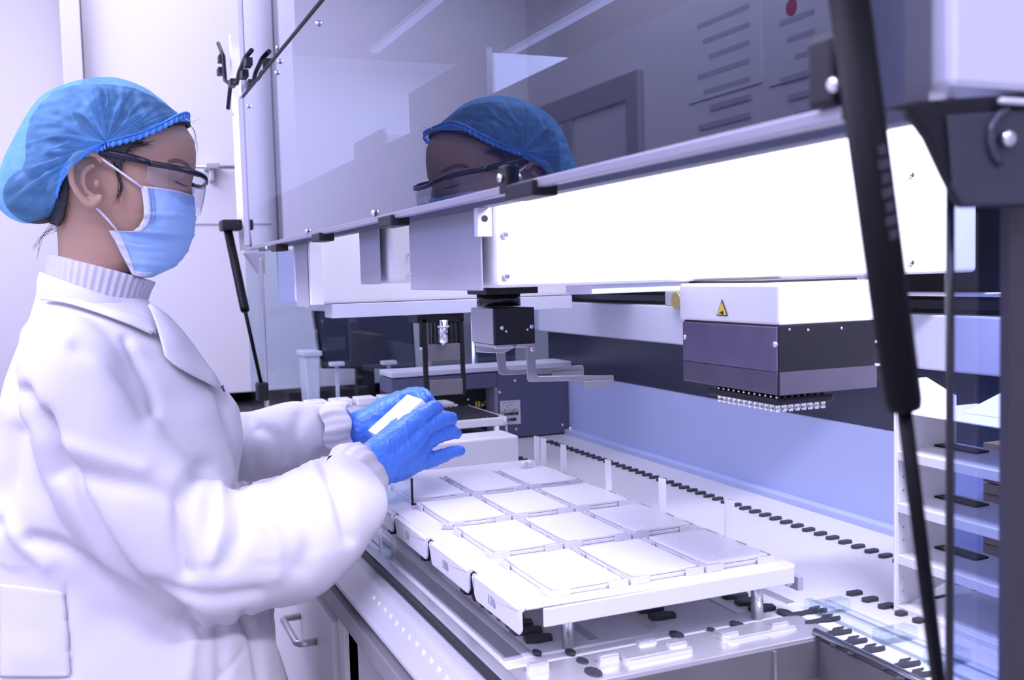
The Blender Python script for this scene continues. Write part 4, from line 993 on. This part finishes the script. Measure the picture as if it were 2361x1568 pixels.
mask = MB().grid(rows).build('face_mask', M_mask, ps); s = mask.modifiers.new('t', 'SOLIDIFY'); s.thickness = .0012; s.offset = 1
# mask white edging and stitched strip
ed = MB(); n_ = 0.0016
for sd in (0, 1):
    idx = (lambda k: k) if sd == 0 else (lambda k: -1 - k)
    sy = -1 if sd == 0 else 1
    g = [[r[idx(k)] + Vector((0, sy * n_, 0)) for k in (0, 1, 2, 3)] for r in rows]
    ed.grid(g)
ed.grid([[p + Vector((.0006, (-1 if j < 24 else 1) * n_, 0)) for j, p in enumerate(r)] for r in rows[:3]])
ed.grid([[p + Vector((0, (-1 if j < 24 else 1) * n_, -.0006)) for j, p in enumerate(r)] for r in rows[-4:]])
o = ed.build('mask_edging', M_maskw, mask); s = o.modifiers.new('t', 'SOLIDIFY'); s.thickness = .0006
st = MB()
for i in range(2, 26):
    for k in (3.4, 4.6):
        a = rows[i][int(k)].lerp(rows[i][int(k) + 1], k % 1) + Vector((0, -.0026, 0)); st.ball(a, .0008, 6, 4)
st.build('stitching', mat('stitch blue', (.2, .3, .6), .7), mask)
def loop(pts, sd):
    MB().tube([aY(px, py, YH) + Vector((0, sd * w_, 0)) for px, py, w_ in pts], .0016, 8).build('ear_loop', M_cord, mask)
for sd in (-1, 1):
    loop([(213, 372, .090), (228, 381, .0875), (260, 402, .084), (290, 423, .081), (322, 445, .0785)], sd)
    loop([(212, 482, .086), (226, 494, .082), (246, 514, .077), (268, 540, .0725)], sd)
# ---- safety glasses
gl = empty('safety_glasses', H(340, 400), 'clear wraparound safety glasses with black frame worn by the person', 'glasses')
def gp(s, dz=0, out=0):   # s: -1 near temple hinge .. 0 front .. 1 far hinge
    a = abs(s); px = lerp(469, 333, a ** 2.4); py = lerp(428, 391, a ** 1.3); hw = .079 * (1 - (1 - a) ** 2.2) ** .5 if a < 1 else .079
    p = H(px, py + dz); return Vector((p.x + out, YH + (1 if s > 0 else -1) * hw, p.z))
S_ = [i / 24 for i in range(-24, 25)]
r0 = [gp(s, -6, .001) for s in S_]; r1 = [gp(s, 5 if abs(s) < .5 else 7, .001) for s in S_]
o = MB().grid([r0, r1]).build('brow_bar', M_frameg, gl); s = o.modifiers.new('t', 'SOLIDIFY'); s.thickness = .003; s.offset = 0; bv = o.modifiers.new('b', 'BEVEL'); bv.width = .0008
rows = []
for j in range(13):
    v = j / 12; r = []
    for s in S_:
        a = abs(s); depth = lerp(50, 32, a) if a > .12 else 34
        depth = (lerp(34, 62, a / .3) if a < .3 else lerp(62, 26, ((a - .3) / .7) ** 1.5))
        p = gp(s, 4 + depth * v * 1.35, 0); p.x -= v * v * .008 * (1 - a * .5); r.append(p)
    rows.append(r)
MB().grid(rows).build('lens', M_lens, gl)
nb = MB()
for sd in (-1, 1): nb.tube([H(446, 432) + Vector((0, sd * .008, 0)), H(444, 446) + Vector((0, sd * .012, 0)), H(440, 456) + Vector((0, sd * .014, 0))], .0012, 8)
nb.build('nose_pad', M_lens, gl)
for sd in (-1, 1):
    P = [(338, 391, .081, 7), (300, 381, .083, 8), (262, 374, .084, 8), (238, 369, .084, 7), (205, 372, .084, 5), (180, 384, .082, 4)]
    ra = [H(px, py - h) + Vector((0, sd * w_, 0)) for px, py, w_, h in P]; rb = [H(px, py + h) + Vector((0, sd * w_, 0)) for px, py, w_, h in P]
    o = MB().grid([ra, rb]).build('temple_arm', M_frameg, gl); s = o.modifiers.new('t', 'SOLIDIFY'); s.thickness = .003; s.offset = 0; bv = o.modifiers.new('b', 'BEVEL'); bv.width = .0007
# ---- turtleneck
def ring(f, b, ys, hw, yc=YH, seg=96, tilt=0, n=2.0, rib=0, nr=44):
    pf = H(f[0], f[1], yc); pb = H(b[0], b[1], yc); row = []
    for k in range(seg):
        th = 2 * math.pi * k / seg; c, s = math.cos(th), math.sin(th)
        ca_ = abs(c) ** (2 / n) * (1 if c > 0 else -1); sa = abs(s) ** (2 / n) * (1 if s > 0 else -1)
        cen = (pf + pb) / 2; h_ = (pf - pb) / 2; sc = 1 + rib * math.cos(nr * th)
        row.append(Vector((cen.x + h_.x * ca_ * sc, yc + hw * sa * sc, cen.z + h_.z * ca_)))
    return row
SG = 352
tn = [ring((300, 640), (136, 590), 0, .0535, seg=SG), ring((345, 648), (108, 588), 0, .062, seg=SG, rib=.004), ring((357, 650), (107, 584), 0, .067, seg=SG, rib=.01), ring((357, 654), (106, 590), 0, .069, seg=SG, rib=.011), ring((348, 672), (106, 612), 0, .069, seg=SG, rib=.011), ring((338, 700), (104, 640), 0, .070, seg=SG, rib=.011), ring((336, 722), (98, 665), 0, .073, seg=SG, rib=.011), ring((350, 760), (95, 690), 0, .085, seg=SG, rib=.008), ring((360, 800), (90, 740), 0, .10, seg=SG)]
MB().grid(tn, True).build('turtleneck', M_knit, ps)
# ---- lab coat (torso, sleeves merged into one cloth surface)
CT = [(668, 330, 95, .060, 15), (690, 338, 84, .085, 8), (712, 355, 78, .115, 0), (740, 380, 66, .145, 0), (780, 420, 48, .170, 0), (830, 462, 28, .178, 0), (880, 505, 10, .180, 0), (930, 548, -5, .182, 0), (980, 560, -12, .182, 0), (1050, 556, -18, .182, 0), (1150, 556, -25, .185, 0), (1250, 580, -35, .19, 0), (1350, 620, -50, .20, 0), (1450, 648, -60, .21, 0), (1568, 672, -75, .225, 0), (1750, 665, -95, .235, 0), (2020, 660, -120, .25, 0)]
rows = []
def trow(py):
    f, b, hw, tl = table(CT, py)
    return ring((f, py + tl), (b, py - tl), 0, hw, n=2.25, seg=120)
yy_ = [668, 678, 690, 700, 712, 725, 740, 760] + list(range(780, 2030, 25))
rows = [trow(y) for y in yy_]
tor = MB().grid(rows, True)
def cap_fan(mb, row, c): mb.add([c] + row, [(0, 1 + i, 1 + (i + 1) % len(row)) for i in range(len(row))], True)
cap_fan(tor, rows[0], sum(rows[0], Vector()) / 120); cap_fan(tor, rows[-1], sum(rows[-1], Vector()) / 120)
def sleeve(P, seg=40, flat=1.0):
    Q = []; 
    P = catmull(P, 5)
    pts = [aY(a, b, c) for a, b, c, r in P]; rad = []
    for (a, b, c, r), p in zip(P, pts):
        dpt = -(RC.transposed() @ (p - Vector((0, 0, CAMZ)))).z; rad.append(r / F * dpt)
    return pts, rad
pts, rad = sleeve([(120, 790, 1.385, 75), (140, 815, 1.31, 98), (165, 860, 1.285, 118), (205, 960, 1.275, 134), (262, 1075, 1.27, 142), (335, 1180, 1.265, 150), (420, 1268, 1.262, 152), (505, 1278, 1.264, 150), (590, 1262, 1.27, 148), (670, 1240, 1.28, 144), (725, 1205, 1.295, 138), (768, 1170, 1.312, 124), (795, 1150, 1.325, 108), (812, 1138, 1.335, 96)])
tor.tube(pts, rad, 40)
pts2, rad2 = sleeve([(230, 860, 1.55, 90), (300, 900, 1.60, 95), (380, 980, 1.63, 95), (470, 1040, 1.65, 90), (560, 1030, 1.64, 86), (650, 1010, 1.63, 82), (725, 1000, 1.62, 70), (765, 990, 1.61, 60), (785, 988, 1.60, 54)])
tor.tube(pts2, rad2, 36)
co = tor.build('lab_coat_raw', M_coat)
rm = co.modifiers.new('r', 'REMESH'); rm.mode = 'VOXEL'; rm.voxel_size = .0055
s1 = co.modifiers.new('s', 'SMOOTH'); s1.factor = .6; s1.iterations = 14
dg = bpy.context.evaluated_depsgraph_get(); dg.update()
me = bpy.data.meshes.new_from_object(co.evaluated_get(dg)); bpy.data.objects.remove(co)
# folds: creases (valleys) and ridges described along lines on the near side
def foldline(P, w, d): return ([aY(a, b, 1.25) for a, b in catmull(P, 6)], w, d)
def px_of(v): return topx(v)
FL = [  # pixel polylines, width px, depth (m, negative = valley)
    ([(100, 960), (135, 1060), (190, 1160), (270, 1290), (340, 1370), (430, 1420)], 16, -.016),
    ([(60, 900), (85, 960), (110, 1010), (130, 1090)], 14, -.010),
    ([(430, 1320), (422, 1230), (428, 1160), (445, 1110), (470, 1075)], 20, -.014),
    ([(545, 1135), (560, 1170), (555, 1230), (520, 1300)], 18, -.008),
    ([(500, 1120), (510, 1200), (490, 1290)], 16, .007),
    ([(740, 1050), (770, 1110), (790, 1170), (805, 1240)], 16, -.011),
    ([(640, 1130), (690, 1180), (720, 1240), (700, 1310)], 22, -.006),
    ([(600, 1180), (640, 1260), (640, 1330)], 20, .006),
    ([(150, 1090), (240, 1110), (330, 1120), (410, 1140)], 22, -.008),
    ([(120, 1020), (220, 1050), (330, 1080)], 20, .005),
    ([(180, 800), (250, 830), (300, 890), (340, 960)], 20, -.005),
    ([(290, 780), (320, 840), (350, 900), (362, 945)], 10, -.006),
    ([(80, 1240), (150, 1260), (240, 1330), (340, 1400), (450, 1440)], 14, -.012),
    ([(350, 1350), (460, 1375), (600, 1370)], 16, -.006),
    ([(0, 1180), (60, 1250), (110, 1300)], 20, .006),
    ([(500, 880), (520, 950), (545, 1040), (560, 1110)], 12, -.008),
    ([(560, 1420), (590, 1490), (600, 1568)], 12, -.008), ([(500, 1440), (510, 1568)], 14, -.006), ([(630, 1420), (660, 1490), (680, 1568)], 12, -.008),
    ([(440, 1460), (430, 1568)], 16, .006), ([(150, 1360), (165, 1568)], 5, -.004), ([(560, 1500), (500, 1568)], 5, -.003),
    ([(600, 985), (640, 1010), (655, 1060)], 14, -.008), ([(690, 960), (680, 1010), (690, 1060)], 14, -.008), ([(575, 960), (590, 1030), (600, 1090)], 14, -.008), ([(740, 945), (760, 985)], 10, -.005),
    ([(40, 1000), (20, 1100), (5, 1200)], 25, -.008),
]
FLc = [(catmull(P, 3), w_, d_) for P, w_, d_ in FL]
FLb = [(min(p[0] for p in P) - 3 * w_, max(p[0] for p in P) + 3 * w_, min(p[1] for p in P) - 3 * w_, max(p[1] for p in P) + 3 * w_, P, w_, d_) for P, w_, d_ in FLc]
def segd(x, y, P):
    b = 1e9
    for i in range(len(P) - 1):
        x0, y0 = P[i]; x1, y1 = P[i + 1]; dx, dy = x1 - x0, y1 - y0; l = dx * dx + dy * dy or 1
        t = max(0, min(1, ((x - x0) * dx + (y - y0) * dy) / l)); d = (x - x0 - t * dx) ** 2 + (y - y0 - t * dy) ** 2
        if d < b: b = d
    return b
NRM = [v.normal.copy() for v in me.vertices]
for vi, v in enumerate(me.vertices):
    n_ = NRM[vi]; p = v.co.copy(); x_, y_ = px_of(p); d = 0
    if n_.y < .35:
        for bx0, bx1, by0, by1, P, w_, dd in FLb:
            if x_ < bx0 or x_ > bx1 or y_ < by0 or y_ > by1: continue
            s2 = segd(x_, y_, P)
            if s2 < w_ * w_ * 9: d += dd * math.exp(-s2 / (w_ * w_))
    n1 = noise.noise(p * 9 + Vector((3, 1, 2))); n2 = noise.noise(p * 22 + Vector((0, 7, 0)))
    n3 = noise.noise(Vector((p.x * 14, p.y * 14, p.z * 3)))
    lo = 1 if p.z < 1.02 else .3
    d += .006 * n1 + .0025 * n2 + .006 * n3 * lo
    v.co = p + n_ * d
me.update(); me.polygons.foreach_set('use_smooth', [True] * len(me.polygons)); me.materials.clear(); me.materials.append(M_coat); me.name = 'lab_coat'
coat = bpy.data.objects.new('lab_coat', me); COL.objects.link(coat); attach(coat, ps)
bvh = BVHTree.FromPolygons([v.co.copy() for v in me.vertices], [tuple(p.vertices) for p in me.polygons])
O_ = Vector((0, 0, CAMZ))
def drape(px, py, off=.004):
    r = ray(px, py).normalized(); h_ = bvh.ray_cast(O_, r)
    if h_[0] is None: return None
    return h_[0] + h_[1] * off if h_[1].dot(r) < 0 else h_[0] - h_[1] * off
def drape_patch(poly, name, m, off=.004, step=6, thick=.0025, parent=coat, soft=True):
    xs = [p[0] for p in poly]; ys_ = [p[1] for p in poly]; mb = MB(); idx = {}
    # quad strips by scanline clipping so that the outline stays clean
    y = min(ys_) + .01; rows_ = []
    while y < max(ys_):
        X = []
        for i in range(len(poly)):
            a, b = poly[i], poly[(i + 1) % len(poly)]
            if (a[1] > y) != (b[1] > y): X.append(a[0] + (b[0] - a[0]) * (y - a[1]) / (b[1] - a[1]))
        if len(X) >= 2: rows_.append((min(X), max(X), y))
        y += step
    nn = 14; g = []
    for a, b, y in rows_:
        r = []; last = None
        for k in range(nn + 1):
            q_ = drape(lerp(a, b, k / nn), y, off + (.003 * math.sin(math.pi * k / nn) if soft else 0))
            if q_ is None: q_ = last
            last = q_; r.append(q_)
        if all(r): g.append(r)
    if len(g) > 1:
        o = mb.grid(g).build(name, m, parent); s = o.modifiers.new('t', 'SOLIDIFY'); s.thickness = thick; s.offset = 1
        sb = o.modifiers.new('s', 'SMOOTH'); sb.iterations = 3
        return o
# collar: folded band standing round the neck and falling to the lapels
def cring(f, b, hw, yc=YH): return ring(f, b, 0, hw, n=2.05, seg=96)
ca_ = [cring((352, 742), (92, 700), .088), cring((345, 728), (84, 694), .092), cring((338, 716), (88, 640), .085), cring((334, 712), (92, 626), .081), cring((330, 716), (96, 630), .076), cring((335, 735), (98, 690), .074)]
keep = []
mb = MB(); seg_ = 96
for i in range(len(ca_) - 1):
    for k in range(seg_):
        th = 2 * math.pi * (k + .5) / seg_; th = th if th < math.pi else 2 * math.pi - th
        if th > .42: keep.append((i * seg_ + k, i * seg_ + (k + 1) % seg_, (i + 1) * seg_ + (k + 1) % seg_, (i + 1) * seg_ + k))
mb.add([p for r in ca_ for p in r], keep, True)
o = mb.build('collar', M_coat, coat); s = o.modifiers.new('t', 'SOLIDIFY'); s.thickness = .003; s.offset = 0; sb = o.modifiers.new('s', 'SUBSURF'); sb.levels = 1; sb.render_levels = 1
drape_patch([(100, 696), (180, 704), (250, 724), (330, 742), (345, 752), (352, 784), (300, 760), (230, 735), (150, 708)], 'collar_fall', M_coat, .006)
drape_patch([(336, 716), (352, 722), (380, 740), (410, 772), (440, 812), (468, 852), (488, 876), (500, 900), (495, 905), (470, 892), (430, 872), (392, 850), (370, 830), (360, 790), (352, 760)], 'lapel', M_coat, .007)
drape_patch([(0, 1345), (60, 1350), (150, 1362), (158, 1450), (163, 1567), (0, 1567)], 'pocket', M_coat, .003, thick=.002, soft=False)
# small violet embroidered emblem at the chest
pt = [drape(507, 893, .004), drape(511, 901, .004)]
em = MB()
for (px, py) in [(503, 886), (506, 889), (505, 893), (508, 897), (511, 895), (512, 901), (514, 905)]:
    q_ = drape(px, py, .003)
    if q_: em.ball(q_, .0016, 8, 6)
if em.v: em.build('embroidered_emblem', mat('dark violet thread', (.12, .05, .18), .8), coat)
# cuffs: gathered ends of the sleeves
def cuff(c, ax, r0, L_, nm):
    ax = ax.normalized(); up = Vector((0, 0, 1)); a = ax.cross(up).normalized(); b = a.cross(ax).normalized(); rows_ = []
    for i, (t, rr) in enumerate([(-.4, .92), (0, 1.05), (.35, 1.06), (.7, 1.0), (1.0, .96), (1.04, .88), (.9, .80), (.3, .7)]):
        r_ = []
        for k in range(96):
            th = 2 * math.pi * k / 96; q_ = rr * (1 + .035 * math.sin(7 * th + 1) + .02 * math.sin(17 * th)) + .04 * noise.noise(Vector((math.cos(th) * 2, math.sin(th) * 2, t * 2)))
            r_.append(c + ax * (t * L_ + .003 * math.sin(5 * th)) + (a * math.cos(th) * r0[0] + b * math.sin(th) * r0[1]) * q_)
        rows_.append(r_)
    return MB().grid(rows_, True).build(nm, M_coat, coat)
cuff(aY(806, 1136, 1.333), aY(860, 1110, 1.36) - aY(800, 1150, 1.32), (.040, .062), .036, 'cuff')
cuff(aY(765, 990, 1.60), aY(812, 985, 1.60) - aY(750, 995, 1.61), (.040, .042), .030, 'cuff')
# trousers and shoes (below the frame)
mb = MB()
for sy in (-.09, .09): mb.tube([(xm, YH + sy * .9, .86), (xm + .01, YH + sy, .70), (xm + .01, YH + sy, .35), (xm, YH + sy, .09)], [.105, .095, .072, .062], 20)
mb.build('trousers', M_trouser, ps)
for sy in (-.09, .09):
    mb = MB()
    rws = []
    for i, (x_, w_, h_) in enumerate([(-.075, .01, .02), (-.07, .03, .05), (-.03, .038, .075), (.03, .038, .075), (.08, .042, .05), (.14, .044, .035), (.175, .03, .022), (.19, .008, .012)]):
        rws.append([Vector((xm + x_, YH + sy + w_ * math.cos(2 * math.pi * k / 16), h_ / 2 + .0005 + h_ / 2 * math.sin(2 * math.pi * k / 16))) for k in range(16)])
    mb.grid(rws, True).build('shoe', M_white2, ps)
# ---- gloved hands
def remeshed(mb, name, m, parent, vox=.0016, it=6, wr=.0009):
    o = mb.build('tmp', m); md = o.modifiers.new('r', 'REMESH'); md.mode = 'VOXEL'; md.voxel_size = vox
    s_ = o.modifiers.new('s', 'SMOOTH'); s_.factor = .5; s_.iterations = it
    dg = bpy.context.evaluated_depsgraph_get(); dg.update(); me = bpy.data.meshes.new_from_object(o.evaluated_get(dg)); bpy.data.objects.remove(o)
    nr_ = [v.normal.copy() for v in me.vertices]
    for vi, v in enumerate(me.vertices):
        p = v.co.copy(); q_ = Vector((p.x * 45, p.y * 45, p.z * 120)); n1 = noise.noise(q_); rd = max(0, 1 - abs(noise.noise(Vector((p.x * 90, p.y * 60, p.z * 40)))) * 7)
        v.co = p + nr_[vi] * (wr * n1 + wr * 1.1 * rd)
    me.update(); me.polygons.foreach_set('use_smooth', [True] * len(me.polygons)); me.materials.clear(); me.materials.append(m)
    r = bpy.data.objects.new(name, me); COL.objects.link(r); attach(r, parent); return r
def chain(mb, P, rads, seg=18, flat=1.0):
    Q = catmull([(a, b, c, r) for (a, b, c), r in zip(P, rads)], 5); pts = [aY(a, b, c) for a, b, c, r in Q]; R = []
    for (a, b, c, r), p in zip(Q, pts):
        dpt = -(RC.transposed() @ (p - O_)).z; R.append(r / F * dpt)
    mb.tube(pts, R, seg, flat=flat); mb.ball(pts[-1], R[-1] * 1.0, 14, 10); mb.ball(pts[0], R[0], 14, 10)
g = MB()
# right hand: back of hand faces the camera, fingers point forward
for (a, b) in [(905, 1000), (912, 1025), (920, 1050), (920, 1075), (905, 1085), (890, 1060)]: pass
chain(g, [(868, 1040, 1.375), (905, 1012, 1.400), (942, 982, 1.425), (965, 965, 1.435)], [32, 30, 25, 20])
chain(g, [(872, 1065, 1.375), (915, 1045, 1.400), (955, 1010, 1.425), (978, 992, 1.44)], [34, 33, 27, 19])
chain(g, [(878, 1080, 1.380), (920, 1068, 1.405), (958, 1042, 1.43), (985, 1022, 1.445)], [34, 32, 27, 18])
chain(g, [(885, 1092, 1.380), (925, 1080, 1.405), (960, 1066, 1.43), (990, 1060, 1.445)], [26, 28, 23, 16])
chain(g, [(800, 1075, 1.345), (835, 1072, 1.36), (862, 1078, 1.372), (885, 1082, 1.38)], [42, 44, 42, 34])
chain(g, [(845, 1050, 1.365), (870, 1062, 1.375), (880, 1090, 1.378)], [28, 34, 32])
chain(g, [(962, 962, 1.432), (985, 948, 1.447), (1003, 940, 1.466), (1010, 941, 1.485)], [19, 17.5, 16, 13])       # index bends over the plate
chain(g, [(972, 990, 1.438), (1000, 975, 1.452), (1025, 966, 1.468), (1041, 966, 1.480)], [22, 20, 19, 15])      # middle
chain(g, [(982, 1020, 1.444), (1010, 1006, 1.458), (1038, 997, 1.472), (1052, 999, 1.482)], [20, 17.5, 17, 13])     # ring
chain(g, [(985, 1062, 1.442), (1018, 1052, 1.455), (1045, 1042, 1.465), (1061, 1040, 1.472)], [20, 16, 14, 11.5])   # little
chain(g, [(885, 1015, 1.40), (905, 990, 1.435), (922, 975, 1.462), (940, 962, 1.482)], [20, 16, 14, 11])         # thumb behind the plate
remeshed(g, 'glove', M_glove, ps)
g = MB()
# left hand: curls over the far side of the plate
chain(g, [(785, 990, 1.605), (812, 992, 1.60), (835, 985, 1.595)], [36, 37, 36])
chain(g, [(822, 992, 1.595), (855, 975, 1.585), (895, 948, 1.575), (925, 930, 1.56)], [37, 36, 32, 26])
chain(g, [(820, 978, 1.60), (850, 968, 1.60), (890, 945, 1.595), (920, 925, 1.58)], [28, 30, 30, 24])
chain(g, [(915, 928, 1.565), (945, 912, 1.545), (968, 912, 1.525), (976, 925, 1.508)], [21, 17, 15, 12])
chain(g, [(920, 925, 1.585), (950, 908, 1.57), (976, 908, 1.55), (988, 920, 1.53)], [20, 16, 14, 12])
chain(g, [(922, 932, 1.59), (955, 916, 1.585), (984, 918, 1.57), (996, 930, 1.55)], [19, 15, 13, 11])
chain(g, [(918, 945, 1.59), (950, 932, 1.59), (978, 934, 1.58), (990, 944, 1.565)], [17, 14, 12, 10])
chain(g, [(865, 1000, 1.565), (890, 985, 1.53), (915, 965, 1.50), (938, 945, 1.492)], [22, 18, 15, 12])
remeshed(g, 'glove', M_glove, ps)
# ---- plate held in the hands
pl = empty('held_plate', aY(930, 960, 1.47), 'small white plate held slanted between the two blue gloves', 'plate')
a = aY(868, 1003, 1.455); b = aY(962, 916, 1.475)
ax_ = (b - a) / 2; c = (a + b) / 2; n_ = Vector((ax_.z, 0, -ax_.x)).normalized()
q_ = aY(984, 930, 1.475) - b
bx_ = Vector((0, .040, 0.0)); th_ = n_ * .0065
MB().obox(c + th_ + Vector((0, .012, 0)), ax_, bx_, th_).build('body', M_white2, pl, bevel=.0015)
MB().obox(c + th_ * 2.1 + Vector((0, .012, 0)), ax_ * .97, bx_ * .95, th_ * .12).build('lid', M_white, pl, bevel=.0005)
